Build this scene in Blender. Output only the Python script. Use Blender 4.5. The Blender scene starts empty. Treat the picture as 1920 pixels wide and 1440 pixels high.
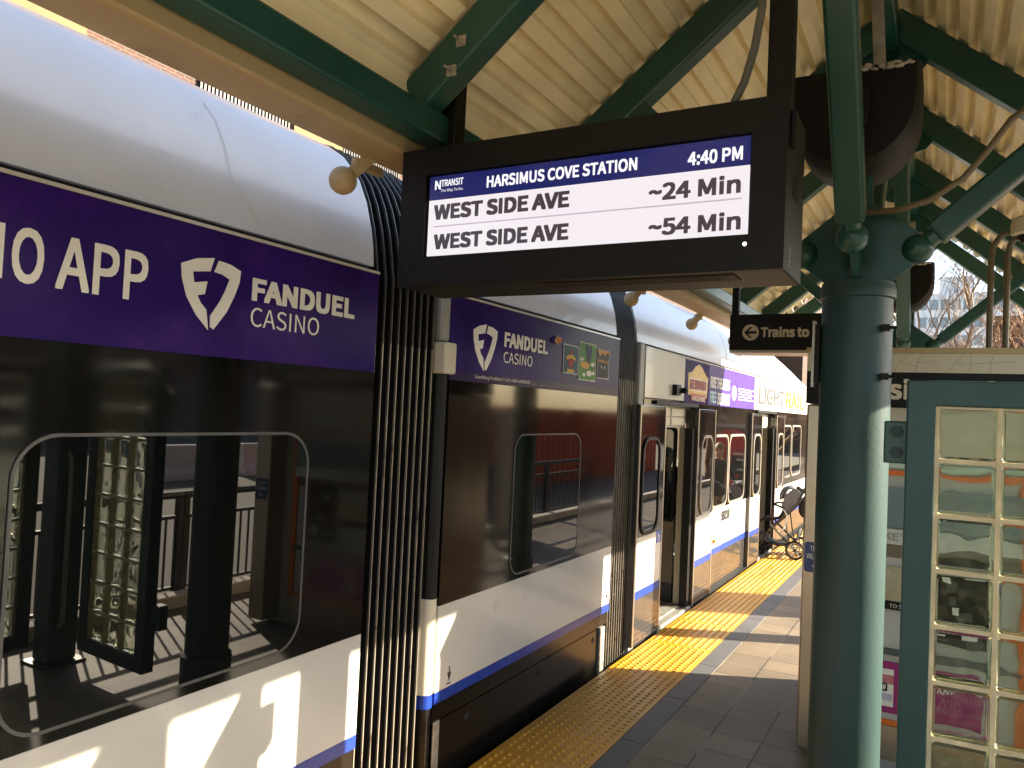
import bpy, math, random
from mathutils import Vector, Matrix, noise
random.seed(7)
R = math.radians
scene = bpy.context.scene
COL = scene.collection

# ------------------------------------------------------------------ camera
cam_d = bpy.data.cameras.new('camera'); cam = bpy.data.objects.new('camera', cam_d); COL.objects.link(cam)
cam_d.sensor_fit = 'HORIZONTAL'; cam_d.sensor_width = 36.0; cam_d.lens = 27.0
cam_d.clip_start = 0.05; cam_d.clip_end = 2000
right = Vector((0.870, 0.491, 0.046)); fwd = Vector((-0.492, 0.870, 0.0317)).normalized()
up = right.cross(fwd).normalized(); right = fwd.cross(up).normalized()
cam.matrix_world = Matrix(((right.x, up.x, -fwd.x, 0), (right.y, up.y, -fwd.y, 0), (right.z, up.z, -fwd.z, 2.1), (0, 0, 0, 1)))
scene.camera = cam
# ------------------------------------------------------------------ light
SUN_AZ, SUN_EL = R(27.0), R(27.4)          # azimuth measured from +X towards +Y
world = bpy.data.worlds.new('World'); scene.world = world; world.use_nodes = True
wn = world.node_tree.nodes; wl = world.node_tree.links; wn.clear()
wo = wn.new('ShaderNodeOutputWorld'); bg = wn.new('ShaderNodeBackground'); sk = wn.new('ShaderNodeTexSky')
sk.sky_type = 'NISHITA'; sk.sun_disc = False; sk.sun_elevation = SUN_EL; sk.sun_rotation = R(90) - SUN_AZ
sk.dust_density = 1.5; sk.air_density = 1.0; sk.ozone_density = 1.0
bg.inputs['Strength'].default_value = 0.088
wl.new(sk.outputs[0], bg.inputs[0]); wl.new(bg.outputs[0], wo.inputs[0])
sd = bpy.data.lights.new('sun', 'SUN'); sd.energy = 5.0; sd.angle = R(0.5); sd.color = (1.0, 0.86, 0.66)
sun = bpy.data.objects.new('sun', sd); COL.objects.link(sun)
sdir = Vector((math.cos(SUN_EL) * math.cos(SUN_AZ), math.cos(SUN_EL) * math.sin(SUN_AZ), math.sin(SUN_EL)))
sun.rotation_euler = sdir.to_track_quat('Z', 'Y').to_euler()
sun.location = (30, 16, 20)
vs = scene.view_settings; vs.view_transform = 'Standard'; vs.look = 'None'; vs.exposure = 2.5; vs.gamma = 1.0

# ------------------------------------------------------------------ materials
MATS = {}
def mat(name, base, rough=0.5, metal=0.0, ior=1.5, coat=0.0, var=0.12, vscale=3.0, bump=0.0, bscale=60.0, streak=0.0, emis=None, dirt=None, dscale=1.2, dthr=0.55, rvar=0.0):
    m = bpy.data.materials.new(name); m.use_nodes = True; MATS[name] = m
    nt = m.node_tree; N = nt.nodes; L = nt.links
    b = N['Principled BSDF']
    b.inputs['Base Color'].default_value = (*base, 1); b.inputs['Roughness'].default_value = rough
    b.inputs['Metallic'].default_value = metal; b.inputs['IOR'].default_value = ior
    if coat: b.inputs['Coat Weight'].default_value = coat; b.inputs['Coat Roughness'].default_value = 0.04
    tc = N.new('ShaderNodeTexCoord')
    src = None
    if var > 0:
        nz = N.new('ShaderNodeTexNoise'); nz.inputs['Scale'].default_value = vscale; nz.inputs['Detail'].default_value = 5
        vec = tc.outputs['Object']
        if streak:
            mp = N.new('ShaderNodeMapping'); mp.inputs['Scale'].default_value = (1, 1, streak); L.new(vec, mp.inputs[0]); vec = mp.outputs[0]
        L.new(vec, nz.inputs['Vector'])
        mr = N.new('ShaderNodeMapRange'); mr.inputs[1].default_value = 0.3; mr.inputs[2].default_value = 0.7
        mr.inputs[3].default_value = 1 - var; mr.inputs[4].default_value = 1 + var
        L.new(nz.outputs[0], mr.inputs[0])
        mx = N.new('ShaderNodeMix'); mx.data_type = 'RGBA'; mx.blend_type = 'MULTIPLY'; mx.inputs[0].default_value = 1
        mx.inputs[6].default_value = (*base, 1); L.new(mr.outputs[0], mx.inputs[7]); src = mx.outputs[2]
        if rvar:
            m2 = N.new('ShaderNodeMapRange'); m2.inputs[1].default_value = 0.3; m2.inputs[2].default_value = 0.7
            m2.inputs[3].default_value = max(0.01, rough - rvar); m2.inputs[4].default_value = rough + rvar
            L.new(nz.outputs[0], m2.inputs[0]); L.new(m2.outputs[0], b.inputs['Roughness'])
    if dirt:
        n2 = N.new('ShaderNodeTexNoise'); n2.inputs['Scale'].default_value = dscale; n2.inputs['Detail'].default_value = 8; n2.inputs['Roughness'].default_value = 0.65
        L.new(tc.outputs['Object'], n2.inputs['Vector'])
        r2 = N.new('ShaderNodeMapRange'); r2.inputs[1].default_value = dthr; r2.inputs[2].default_value = dthr + 0.12; L.new(n2.outputs[0], r2.inputs[0])
        m3 = N.new('ShaderNodeMix'); m3.data_type = 'RGBA'; L.new(r2.outputs[0], m3.inputs[0])
        if src: L.new(src, m3.inputs[6])
        else: m3.inputs[6].default_value = (*base, 1)
        m3.inputs[7].default_value = (*dirt, 1); src = m3.outputs[2]
    if src: L.new(src, b.inputs['Base Color'])
    if bump:
        nb = N.new('ShaderNodeTexNoise'); nb.inputs['Scale'].default_value = bscale; nb.inputs['Detail'].default_value = 3
        L.new(tc.outputs['Object'], nb.inputs['Vector'])
        bp = N.new('ShaderNodeBump'); bp.inputs['Strength'].default_value = bump; bp.inputs['Distance'].default_value = 0.01
        L.new(nb.outputs[0], bp.inputs['Height']); L.new(bp.outputs[0], b.inputs['Normal'])
    if emis:
        b.inputs['Emission Color'].default_value = (*emis[0], 1); b.inputs['Emission Strength'].default_value = emis[1]
    return m

TEAL = mat('teal_paint', (0.009, 0.066, 0.053), 0.34, var=0.14, vscale=2.5, bump=0.06, bscale=90, dirt=(0.016, 0.07, 0.06), dscale=2.0, dthr=0.6)
TEALC = mat('teal_column_paint', (0.0135, 0.045, 0.044), 0.50, var=0.12, vscale=2.0, bump=0.10, bscale=70, dirt=(0.018, 0.055, 0.052), dscale=3.0, dthr=0.62)
STRUT = mat('teal_strut_paint', (0.012, 0.064, 0.052), 0.34, var=0.14, vscale=2.5, bump=0.06, bscale=90, dirt=(0.018, 0.078, 0.066), dscale=2.0, dthr=0.6)
SCRF = mat('teal_frame_paint', (0.013, 0.056, 0.054), 0.42, var=0.12, vscale=2.0, bump=0.08, bscale=70)
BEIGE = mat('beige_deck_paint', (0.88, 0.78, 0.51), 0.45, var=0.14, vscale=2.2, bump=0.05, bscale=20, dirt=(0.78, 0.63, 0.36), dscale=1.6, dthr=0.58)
BEIGESHADE = mat('beige_shaded_paint', (0.40, 0.305, 0.155), 0.45, var=0.14, vscale=1.3, bump=0.05, bscale=25, dirt=(0.28, 0.20, 0.09), dscale=1.4, dthr=0.56)  # the deck's beige paint, with its shade put into a darker colour
WHITE = mat('train_white', (0.54, 0.515, 0.465), 0.26, coat=0.3, var=0.05, vscale=2, bump=0.03, bscale=6, dirt=(0.48, 0.46, 0.42), dscale=3.5, dthr=0.60)
ROOFW = mat('train_roof_white', (0.62, 0.625, 0.63), 0.30, coat=0.25, var=0.05, vscale=2.5, bump=0.03, bscale=4, dirt=(0.50, 0.50, 0.50), dscale=2.2, dthr=0.60)
BAND = mat('train_dark_band', (0.006, 0.005, 0.0045), 0.075, ior=1.5, var=0.25, vscale=2.0, bump=0.02, bscale=3.0, rvar=0.03)
GLASSD = mat('dark_tinted_glass', (0.004, 0.004, 0.004), 0.012, ior=1.7, var=0.0, bump=0.004, bscale=2.0)
PURPLE = mat('purple_vinyl', (0.028, 0.011, 0.125), 0.22, ior=1.12, var=0.28, vscale=3.0, streak=0.25, bump=0.02, bscale=5, dirt=(0.052, 0.017, 0.165), dscale=1.8, dthr=0.56)
LILAC = mat('lilac_vinyl', (0.062, 0.032, 0.215), 0.36, ior=1.25, var=0.1, vscale=3)
BLUE = mat('blue_stripe', (0.008, 0.035, 0.26), 0.35, var=0.08)
SKIRT = mat('train_black_skirt', (0.007, 0.006, 0.005), 0.24, ior=1.33, var=0.3, vscale=3, bump=0.04, bscale=14, dirt=(0.035, 0.028, 0.02), dscale=2.0, dthr=0.6)
SKIRTG = mat('train_glossy_skirt', (0.035, 0.035, 0.035), 0.10, ior=1.6, var=0.2, vscale=3, bump=0.03, bscale=8)
RUBBER = mat('black_rubber', (0.009, 0.008, 0.0075), 0.5, ior=1.35, var=0.25, vscale=6, bump=0.1, bscale=40)
RUBG = mat('grey_rubber', (0.07, 0.068, 0.066), 0.4, var=0.25, vscale=6)
ALU = mat('bellows_trim', (0.40, 0.36, 0.30), 0.36, metal=0.6, var=0.25, vscale=5, dirt=(0.10, 0.07, 0.045), dscale=6, dthr=0.58)
STEEL = mat('brushed_stainless', (0.44, 0.385, 0.30), 0.34, metal=0.9, var=0.12, vscale=5, streak=0.08, bump=0.02, bscale=200, dirt=(0.32, 0.26, 0.18), dscale=3.5, dthr=0.6)
GALV = mat('galvanised_steel', (0.42, 0.41, 0.37), 0.45, metal=0.7, var=0.25, vscale=20)
GREYP = mat('grey_painted_metal', (0.30, 0.30, 0.28), 0.42, var=0.1, vscale=4, bump=0.03, bscale=50, dirt=(0.22, 0.21, 0.19), dscale=4, dthr=0.6)
BLACKP = mat('black_powder_coat', (0.005, 0.0045, 0.004), 0.5, ior=1.35, var=0.2, vscale=4, bump=0.03, bscale=160)
BLACKM = mat('matte_black', (0.006, 0.006, 0.006), 0.7, var=0.1)
BROWNB = mat('dark_bronze_paint', (0.005, 0.004, 0.003), 0.6, ior=1.35, var=0.3, vscale=4, bump=0.05, bscale=40)
YELLOW = mat('tactile_yellow', (0.43, 0.205, 0.006), 0.42, var=0.12, vscale=1.6, bump=0.05, bscale=200, dirt=(0.33, 0.15, 0.008), dscale=2.2, dthr=0.58)
BORDER = mat('grey_border_stone', (0.062, 0.062, 0.066), 0.6, var=0.16, vscale=5, bump=0.15, bscale=220, dirt=(0.05, 0.048, 0.046), dscale=3, dthr=0.58)
CONC = mat('pale_concrete', (0.48, 0.44, 0.36), 0.8, var=0.15, vscale=3, bump=0.2, bscale=60, dirt=(0.26, 0.23, 0.18), dscale=2, dthr=0.58)
ASPH = mat('asphalt', (0.185, 0.170, 0.138), 0.85, var=0.25, vscale=30, bump=0.5, bscale=120, dirt=(0.24, 0.22, 0.19), dscale=0.5, dthr=0.56)
BALLAST = mat('track_ballast', (0.05, 0.045, 0.04), 0.9, var=0.5, vscale=40, bump=0.8, bscale=30)
EARTH = mat('pale_ground', (0.24, 0.22, 0.18), 0.9, var=0.25, vscale=0.4, bump=0.3, bscale=8)
BRICK = None
PAPER = mat('white_lettering', (0.80, 0.78, 0.72), 0.5, var=0.05, vscale=6)
LETG = mat('grey_lettering', (0.05, 0.05, 0.048), 0.5, var=0.0)
LETK = mat('black_lettering', (0.012, 0.012, 0.012), 0.5, var=0.0)
GOLD = mat('gold_lettering', (0.30, 0.17, 0.004), 0.5, var=0.0)
SIGNLET = mat('sign_beige_lettering', (0.62, 0.55, 0.42), 0.5, var=0.05)
ORANGE = mat('orange_trim', (0.75, 0.15, 0.012), 0.4, var=0.08)
MAGENTA = mat('magenta_poster', (0.28, 0.012, 0.14), 0.35, var=0.1, vscale=4)
REDP = mat('red_poster', (0.42, 0.018, 0.02), 0.4, var=0.06)
NAVY = mat('navy_sticker', (0.022, 0.045, 0.15), 0.4, var=0.06)
CREAM = mat('cream_panel', (0.58, 0.53, 0.41), 0.5, var=0.06, vscale=2)
AMBER = mat('amber_lens', (0.75, 0.22, 0.02), 0.15, var=0.1)
INTW = mat('train_interior_panel', (0.42, 0.38, 0.29), 0.45, var=0.05)
INTD = mat('train_interior_dark', (0.03, 0.028, 0.026), 0.5, var=0.1)
FLOORI = mat('train_floor', (0.16, 0.16, 0.155), 0.6, var=0.35, vscale=80)
SCREENW = mat('screen_white', (0.05, 0.05, 0.05), 0.15, var=0.0, emis=((0.86, 0.80, 0.84), 0.185))
SCREENB = mat('screen_blue', (0.01, 0.01, 0.03), 0.15, var=0.0, emis=((0.010, 0.014, 0.105), 0.19))
SCRTXT = mat('screen_white_text', (0.05, 0.05, 0.05), 0.2, var=0.0, emis=((0.95, 0.93, 0.95), 0.20))
SCRDARK = mat('screen_dark_text', (0.02, 0.018, 0.02), 0.2, var=0.0, emis=((0.06, 0.045, 0.055), 0.17))
SCRLINE = mat('screen_rule', (0.05, 0.05, 0.05), 0.2, var=0.0, emis=((0.50, 0.42, 0.50), 0.19))
LEDM = mat('white_led', (0.8, 0.8, 0.8), 0.2, var=0.0, emis=((1, 1, 1), 0.4))
SKIN = mat('skin', (0.50, 0.27, 0.17), 0.5, var=0.08, vscale=20)
HAIRB = mat('brown_hair', (0.20, 0.115, 0.05), 0.6, var=0.3, vscale=60)
COATB = mat('black_coat', (0.014, 0.014, 0.016), 0.8, var=0.2, vscale=12, bump=0.3, bscale=60)
JEANS = mat('dark_trousers', (0.03, 0.033, 0.045), 0.85, var=0.2, vscale=20)
KHAKI = mat('tan_trousers', (0.25, 0.19, 0.12), 0.85, var=0.2, vscale=20)
BAGB = mat('light_blue_bag', (0.36, 0.50, 0.56), 0.6, var=0.2, vscale=10)
FABG = mat('grey_stroller_fabric', (0.17, 0.17, 0.18), 0.85, var=0.15, vscale=20, bump=0.2, bscale=90)
FABK = mat('black_stroller_fabric', (0.016, 0.016, 0.017), 0.8, var=0.2, vscale=20)
BRASSB = mat('brown_leather', (0.12, 0.035, 0.018), 0.5, var=0.1)
RUSTRED = mat('red_container_paint', (0.40, 0.085, 0.04), 0.5, var=0.22, vscale=1.2, streak=0.3, bump=0.05, bscale=20)
TWIG = mat('pale_bark', (0.20, 0.14, 0.085), 0.85, var=0.3, vscale=5)
TWIGR = mat('reddish_bark', (0.23, 0.135, 0.07), 0.85, var=0.3, vscale=5)
OFFICE = mat('pale_office_cladding', (0.6, 0.61, 0.62), 0.5, var=0.05, vscale=0.2)
OFFGL = mat('office_window_glass', (0.17, 0.21, 0.23), 0.2, ior=1.6, var=0.1)
YSTONE = mat('yellow_stone', (0.13, 0.085, 0.032), 0.8, var=0.12, vscale=1)
GROUT = mat('glass_block_grout', (0.62, 0.52, 0.34), 0.8, var=0.15, vscale=12)
IRON = mat('black_iron', (0.012, 0.012, 0.012), 0.45, var=0.2, vscale=8)
CRUST = mat('dried_mud', (0.42, 0.36, 0.28), 0.95, var=0.3, vscale=60, bump=0.6, bscale=80)
CABLE = mat('brown_conduit', (0.13, 0.10, 0.055), 0.45, var=0.2, vscale=10)
CCTVW = mat('ivory_plastic', (0.58, 0.52, 0.38), 0.4, var=0.05)

def brick_mat(name, c1, c2, mortar, bw=0.22, bh=0.075):
    m = bpy.data.materials.new(name); m.use_nodes = True; N = m.node_tree.nodes; L = m.node_tree.links; b = N['Principled BSDF']
    tc = N.new('ShaderNodeTexCoord'); mp = N.new('ShaderNodeMapping'); mp.inputs['Rotation'].default_value = (R(90), 0, R(90))
    sp = N.new('ShaderNodeSeparateXYZ'); L.new(tc.outputs['Object'], sp.inputs[0])
    ad = N.new('ShaderNodeMath'); ad.operation = 'ADD'; L.new(sp.outputs[0], ad.inputs[0]); L.new(sp.outputs[1], ad.inputs[1])
    cb = N.new('ShaderNodeCombineXYZ'); L.new(ad.outputs[0], cb.inputs[0]); L.new(sp.outputs[2], cb.inputs[1])
    br = N.new('ShaderNodeTexBrick'); br.inputs['Scale'].default_value = 1; br.inputs['Brick Width'].default_value = bw; br.inputs['Row Height'].default_value = bh
    br.inputs['Mortar Size'].default_value = 0.012; br.inputs['Color1'].default_value = (*c1, 1); br.inputs['Color2'].default_value = (*c2, 1); br.inputs['Mortar'].default_value = (*mortar, 1)
    L.new(cb.outputs[0], br.inputs['Vector']); L.new(br.outputs[0], b.inputs['Base Color']); b.inputs['Roughness'].default_value = 0.85
    return m
BRICK = brick_mat('red_brick', (0.062, 0.022, 0.012), (0.04, 0.015, 0.009), (0.085, 0.066, 0.048))
BRICKB = brick_mat('brown_brick', (0.20, 0.10, 0.06), (0.13, 0.07, 0.045), (0.30, 0.26, 0.22), 0.4, 0.14)

def paving_mat():
    m = bpy.data.materials.new('paving_tiles'); m.use_nodes = True; N = m.node_tree.nodes; L = m.node_tree.links; b = N['Principled BSDF']
    tc = N.new('ShaderNodeTexCoord'); sp = N.new('ShaderNodeSeparateXYZ'); L.new(tc.outputs['Object'], sp.inputs[0])
    def M(op, a, c=None):
        n = N.new('ShaderNodeMath'); n.operation = op
        for i, v in enumerate((a, c)):
            if v is None: continue
            if isinstance(v, (int, float)): n.inputs[i].default_value = v
            else: L.new(v, n.inputs[i])
        return n.outputs[0]
    # warp the joint lines a little so they are not ruler-straight
    wz = N.new('ShaderNodeTexNoise'); wz.inputs['Scale'].default_value = 2.0; L.new(tc.outputs['Object'], wz.inputs['Vector'])
    wj = M('MULTIPLY', M('SUBTRACT', wz.outputs[0], 0.5), 0.03)
    ux = M('ADD', M('DIVIDE', M('ADD', sp.outputs[0], 1.612), 0.3125), wj); uy = M('ADD', M('DIVIDE', M('ADD', sp.outputs[1], -4.955), 0.307), wj)
    fx = M('FRACT', ux); fy = M('FRACT', uy)
    ex = M('MINIMUM', fx, M('SUBTRACT', 1, fx)); ey = M('MINIMUM', fy, M('SUBTRACT', 1, fy))
    jx = M('LESS_THAN', ex, 0.019); jy = M('LESS_THAN', ey, 0.017); joint = M('MAXIMUM', jx, jy)
    cb = N.new('ShaderNodeCombineXYZ'); L.new(M('FLOOR', ux), cb.inputs[0]); L.new(M('FLOOR', uy), cb.inputs[1])
    wn_ = N.new('ShaderNodeTexWhiteNoise'); wn_.noise_dimensions = '2D'; L.new(cb.outputs[0], wn_.inputs['Vector'])
    nz = N.new('ShaderNodeTexNoise'); nz.inputs['Scale'].default_value = 2.2; nz.inputs['Detail'].default_value = 8; nz.inputs['Roughness'].default_value = 0.7; L.new(tc.outputs['Object'], nz.inputs['Vector'])
    gr = N.new('ShaderNodeTexNoise'); gr.inputs['Scale'].default_value = 220; gr.inputs['Detail'].default_value = 2; L.new(tc.outputs['Object'], gr.inputs['Vector'])
    v = M('MULTIPLY', M('ADD', 0.80, M('MULTIPLY', wn_.outputs[0], 0.34)), M('ADD', 0.55, M('MULTIPLY', nz.outputs[0], 0.9)))
    v = M('MULTIPLY', v, M('ADD', 0.45, M('MULTIPLY', gr.outputs[0], 1.1)))
    mx = N.new('ShaderNodeMix'); mx.data_type = 'RGBA'; mx.blend_type = 'MULTIPLY'; mx.inputs[0].default_value = 1; mx.inputs[6].default_value = (0.132, 0.102, 0.066, 1); L.new(v, mx.inputs[7])
    # joints: dark grit, in places filled with pale sand
    n3 = N.new('ShaderNodeTexNoise'); n3.inputs['Scale'].default_value = 1.3; L.new(tc.outputs['Object'], n3.inputs['Vector'])
    jc = N.new('ShaderNodeMix'); jc.data_type = 'RGBA'; L.new(M('GREATER_THAN', n3.outputs[0], 0.53), jc.inputs[0]); jc.inputs[6].default_value = (0.018, 0.015, 0.012, 1); jc.inputs[7].default_value = (0.17, 0.14, 0.10, 1)
    m2 = N.new('ShaderNodeMix'); m2.data_type = 'RGBA'; L.new(joint, m2.inputs[0]); L.new(mx.outputs[2], m2.inputs[6]); L.new(jc.outputs[2], m2.inputs[7])
    # old gum spots
    vo = N.new('ShaderNodeTexVoronoi'); vo.inputs['Scale'].default_value = 2.6; L.new(tc.outputs['Object'], vo.inputs['Vector'])
    gs = M('LESS_THAN', vo.outputs['Distance'], 0.045)
    m3 = N.new('ShaderNodeMix'); m3.data_type = 'RGBA'; L.new(M('MULTIPLY', gs, 0.65), m3.inputs[0]); L.new(m2.outputs[2], m3.inputs[6]); m3.inputs[7].default_value = (0.26, 0.24, 0.20, 1)
    L.new(m3.outputs[2], b.inputs['Base Color']); b.inputs['Roughness'].default_value = 0.62
    bp = N.new('ShaderNodeBump'); bp.inputs['Strength'].default_value = 0.5; bp.inputs['Distance'].default_value = 0.006
    L.new(M('ADD', M('MULTIPLY', M('SUBTRACT', 1, joint), 1.0), M('MULTIPLY', gr.outputs[0], 0.25)), bp.inputs['Height']); L.new(bp.outputs[0], b.inputs['Normal'])
    return m
PAVING = paving_mat()

def glass_block_mat():
    m = bpy.data.materials.new('glass_block'); m.use_nodes = True; N = m.node_tree.nodes; L = m.node_tree.links
    out = N['Material Output']; N.remove(N['Principled BSDF'])
    tc = N.new('ShaderNodeTexCoord')
    nz = N.new('ShaderNodeTexNoise'); nz.inputs['Scale'].default_value = 6.5; nz.inputs['Detail'].default_value = 0; nz.inputs['Distortion'].default_value = 0.6; L.new(tc.outputs['Object'], nz.inputs['Vector'])
    bp = N.new('ShaderNodeBump'); bp.inputs['Strength'].default_value = 0.38; bp.inputs['Distance'].default_value = 0.03; L.new(nz.outputs[0], bp.inputs['Height'])
    gl = N.new('ShaderNodeBsdfGlass'); gl.inputs['IOR'].default_value = 1.15; gl.inputs['Roughness'].default_value = 0.015; gl.inputs['Color'].default_value = (0.95, 0.98, 0.90, 1); L.new(bp.outputs[0], gl.inputs['Normal'])
    gs = N.new('ShaderNodeBsdfGlossy'); gs.inputs['Roughness'].default_value = 0.06; gs.inputs['Color'].default_value = (0.9, 0.95, 0.8, 1); L.new(bp.outputs[0], gs.inputs['Normal'])
    tr = N.new('ShaderNodeBsdfTransparent'); tr.inputs['Color'].default_value = (0.85, 0.92, 0.80, 1)
    df = N.new('ShaderNodeBsdfTranslucent'); df.inputs['Color'].default_value = (0.55, 0.58, 0.36, 1)
    dn = N.new('ShaderNodeTexNoise'); dn.inputs['Scale'].default_value = 22; dn.inputs['Detail'].default_value = 6; L.new(tc.outputs['Object'], dn.inputs['Vector'])
    dm = N.new('ShaderNodeMapRange'); dm.inputs[1].default_value = 0.48; dm.inputs[2].default_value = 0.72; dm.inputs[3].default_value = 0.0; dm.inputs[4].default_value = 0.018; L.new(dn.outputs[0], dm.inputs[0])
    a = N.new('ShaderNodeMixShader'); a.inputs[0].default_value = 0.10; L.new(gl.outputs[0], a.inputs[1]); L.new(tr.outputs[0], a.inputs[2])
    c = N.new('ShaderNodeMixShader'); c.inputs[0].default_value = 0.004; L.new(a.outputs[0], c.inputs[1]); L.new(gs.outputs[0], c.inputs[2])
    d = N.new('ShaderNodeMixShader'); L.new(dm.outputs[0], d.inputs[0]); L.new(c.outputs[0], d.inputs[1]); L.new(df.outputs[0], d.inputs[2])
    L.new(d.outputs[0], out.inputs[0])
    return m
GBLOCK = glass_block_mat()

def pane_mat():
    m = bpy.data.materials.new('clear_pane'); m.use_nodes = True; N = m.node_tree.nodes; L = m.node_tree.links
    out = N['Material Output']; N.remove(N['Principled BSDF'])
    tr = N.new('ShaderNodeBsdfTransparent'); tr.inputs['Color'].default_value = (0.72, 0.76, 0.72, 1)
    gs = N.new('ShaderNodeBsdfGlossy'); gs.inputs['Roughness'].default_value = 0.02
    a = N.new('ShaderNodeMixShader'); a.inputs[0].default_value = 0.06; L.new(tr.outputs[0], a.inputs[1]); L.new(gs.outputs[0], a.inputs[2]); L.new(a.outputs[0], out.inputs[0])
    return m
PANE = pane_mat()

def mesh_wire_mat():
    m = bpy.data.materials.new('wire_mesh'); m.use_nodes = True; N = m.node_tree.nodes; L = m.node_tree.links
    out = N['Material Output']; b = N['Principled BSDF']; b.inputs['Base Color'].default_value = (0.05, 0.05, 0.045, 1)
    tc = N.new('ShaderNodeTexCoord'); wv = N.new('ShaderNodeTexChecker'); wv.inputs['Scale'].default_value = 14; L.new(tc.outputs['Object'], wv.inputs['Vector'])
    tr = N.new('ShaderNodeBsdfTransparent'); mx = N.new('ShaderNodeMixShader'); L.new(wv.outputs['Fac'], mx.inputs[0]); L.new(tr.outputs[0], mx.inputs[1]); L.new(b.outputs[0], mx.inputs[2]); L.new(mx.outputs[0], out.inputs[0])
    return m
WIRE = mesh_wire_mat()

# ------------------------------------------------------------------ mesh helpers
class MB:
    def __init__(s): s.v = []; s.f = []; s.mi = []
    def add(s, vs, fs, mi=0):
        n = len(s.v); s.v += [tuple(p) for p in vs]; s.f += [tuple(i + n for i in f) for f in fs]; s.mi += [mi] * len(fs); return s
    def box(s, x0, x1, y0, y1, z0, z1, mi=0):
        vs = [(x, y, z) for z in (z0, z1) for y in (y0, y1) for x in (x0, x1)]
        return s.add(vs, [(0, 2, 3, 1), (4, 5, 7, 6), (0, 1, 5, 4), (2, 6, 7, 3), (0, 4, 6, 2), (1, 3, 7, 5)], mi)
    def beam(s, a, b, w, h, upv=(0, 0, 1), mi=0):
        a = Vector(a); b = Vector(b); d = (b - a).normalized(); u = Vector(upv); r = d.cross(u).normalized(); u = r.cross(d).normalized()
        vs = [p + r * (sx * w / 2) + u * (sz * h / 2) for p in (a, b) for sz in (-1, 1) for sx in (-1, 1)]
        return s.add(vs, [(0, 1, 3, 2), (4, 6, 7, 5), (0, 4, 5, 1), (2, 3, 7, 6), (0, 2, 6, 4), (1, 5, 7, 3)], mi)
    def tube(s, pts, r, n=10, mi=0, cap=True):
        pts = [Vector(p) for p in pts]; rs = r if isinstance(r, (list, tuple)) else [r] * len(pts)
        base = len(s.v); prev = None
        for i, p in enumerate(pts):
            d = ((pts[min(i + 1, len(pts) - 1)] - pts[max(i - 1, 0)])).normalized()
            if prev is None:
                q = Vector((0, 0, 1)) if abs(d.z) < 0.9 else Vector((1, 0, 0)); u = d.cross(q).normalized()
            else: u = (prev - d * prev.dot(d)).normalized()
            prev = u; w = d.cross(u)
            for k in range(n):
                a = 2 * math.pi * k / n; s.v.append(tuple(p + (u * math.cos(a) + w * math.sin(a)) * rs[i]))
        for i in range(len(pts) - 1):
            for k in range(n):
                a = base + i * n + k; b = base + i * n + (k + 1) % n; s.f.append((a, b, b + n, a + n)); s.mi.append(mi)
        if cap:
            s.f.append(tuple(base + k for k in reversed(range(n)))); s.mi.append(mi)
            e = base + (len(pts) - 1) * n; s.f.append(tuple(e + k for k in range(n))); s.mi.append(mi)
        return s
    def lathe(s, c, prof, n=24, axis='z', mi=0):
        c = Vector(c); base = len(s.v)
        for (r, h) in prof:
            for k in range(n):
                a = 2 * math.pi * k / n; x, y = r * math.cos(a), r * math.sin(a)
                p = {'z': (x, y, h), 'x': (h, x, y), 'y': (x, h, y)}[axis]; s.v.append(tuple(c + Vector(p)))
        for i in range(len(prof) - 1):
            for k in range(n):
                a = base + i * n + k; b = base + i * n + (k + 1) % n; s.f.append((a, b, b + n, a + n)); s.mi.append(mi)
        return s
    def ball(s, c, r, n=20, m=12, sc=(1, 1, 1), mi=0):
        prof = [(max(1e-4, r * math.sin(math.pi * i / m)), -r * math.cos(math.pi * i / m)) for i in range(m + 1)]
        b0 = len(s.v); s.lathe((0, 0, 0), prof, n, 'z', mi)
        for i in range(b0, len(s.v)): v = s.v[i]; s.v[i] = (c[0] + v[0] * sc[0], c[1] + v[1] * sc[1], c[2] + v[2] * sc[2])
        return s
    def prism(s, poly, o, u, v, d0, d1, mi=0, mi_side=None):
        # polygon (a,b) in plane o + a*u + b*v, extruded along u x v from d0 to d1
        o = Vector(o); u = Vector(u); v = Vector(v); w = u.cross(v); n = len(poly)
        area = sum(poly[i][0] * poly[(i + 1) % n][1] - poly[(i + 1) % n][0] * poly[i][1] for i in range(n))
        if area < 0: poly = poly[::-1]
        vs = [o + u * a + v * b + w * d0 for a, b in poly] + [o + u * a + v * b + w * d1 for a, b in poly]
        s.add(vs, [tuple(reversed(range(n))), tuple(range(n, 2 * n))], mi)
        b0 = len(s.v) - 2 * n
        for i in range(n):
            j = (i + 1) % n; s.f.append((b0 + i, b0 + j, b0 + n + j, b0 + n + i)); s.mi.append(mi if mi_side is None else mi_side)
        return s
    def ring(s, outer, inner, o, u, v, d0, d1, mi=0):
        o = Vector(o); u = Vector(u); v = Vector(v); w = u.cross(v); n = len(outer); b = len(s.v)
        for d in (d0, d1):
            for P in (outer, inner): s.v += [tuple(o + u * a + v * c + w * d) for a, c in P]
        for i in range(n):
            j = (i + 1) % n
            s.f += [(b + 2 * n + i, b + 2 * n + j, b + 3 * n + j, b + 3 * n + i), (b + i, b + n + i, b + n + j, b + j), (b + i, b + j, b + 2 * n + j, b + 2 * n + i), (b + n + i, b + 3 * n + i, b + 3 * n + j, b + n + j)]
            s.mi += [mi] * 4
        return s

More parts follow.
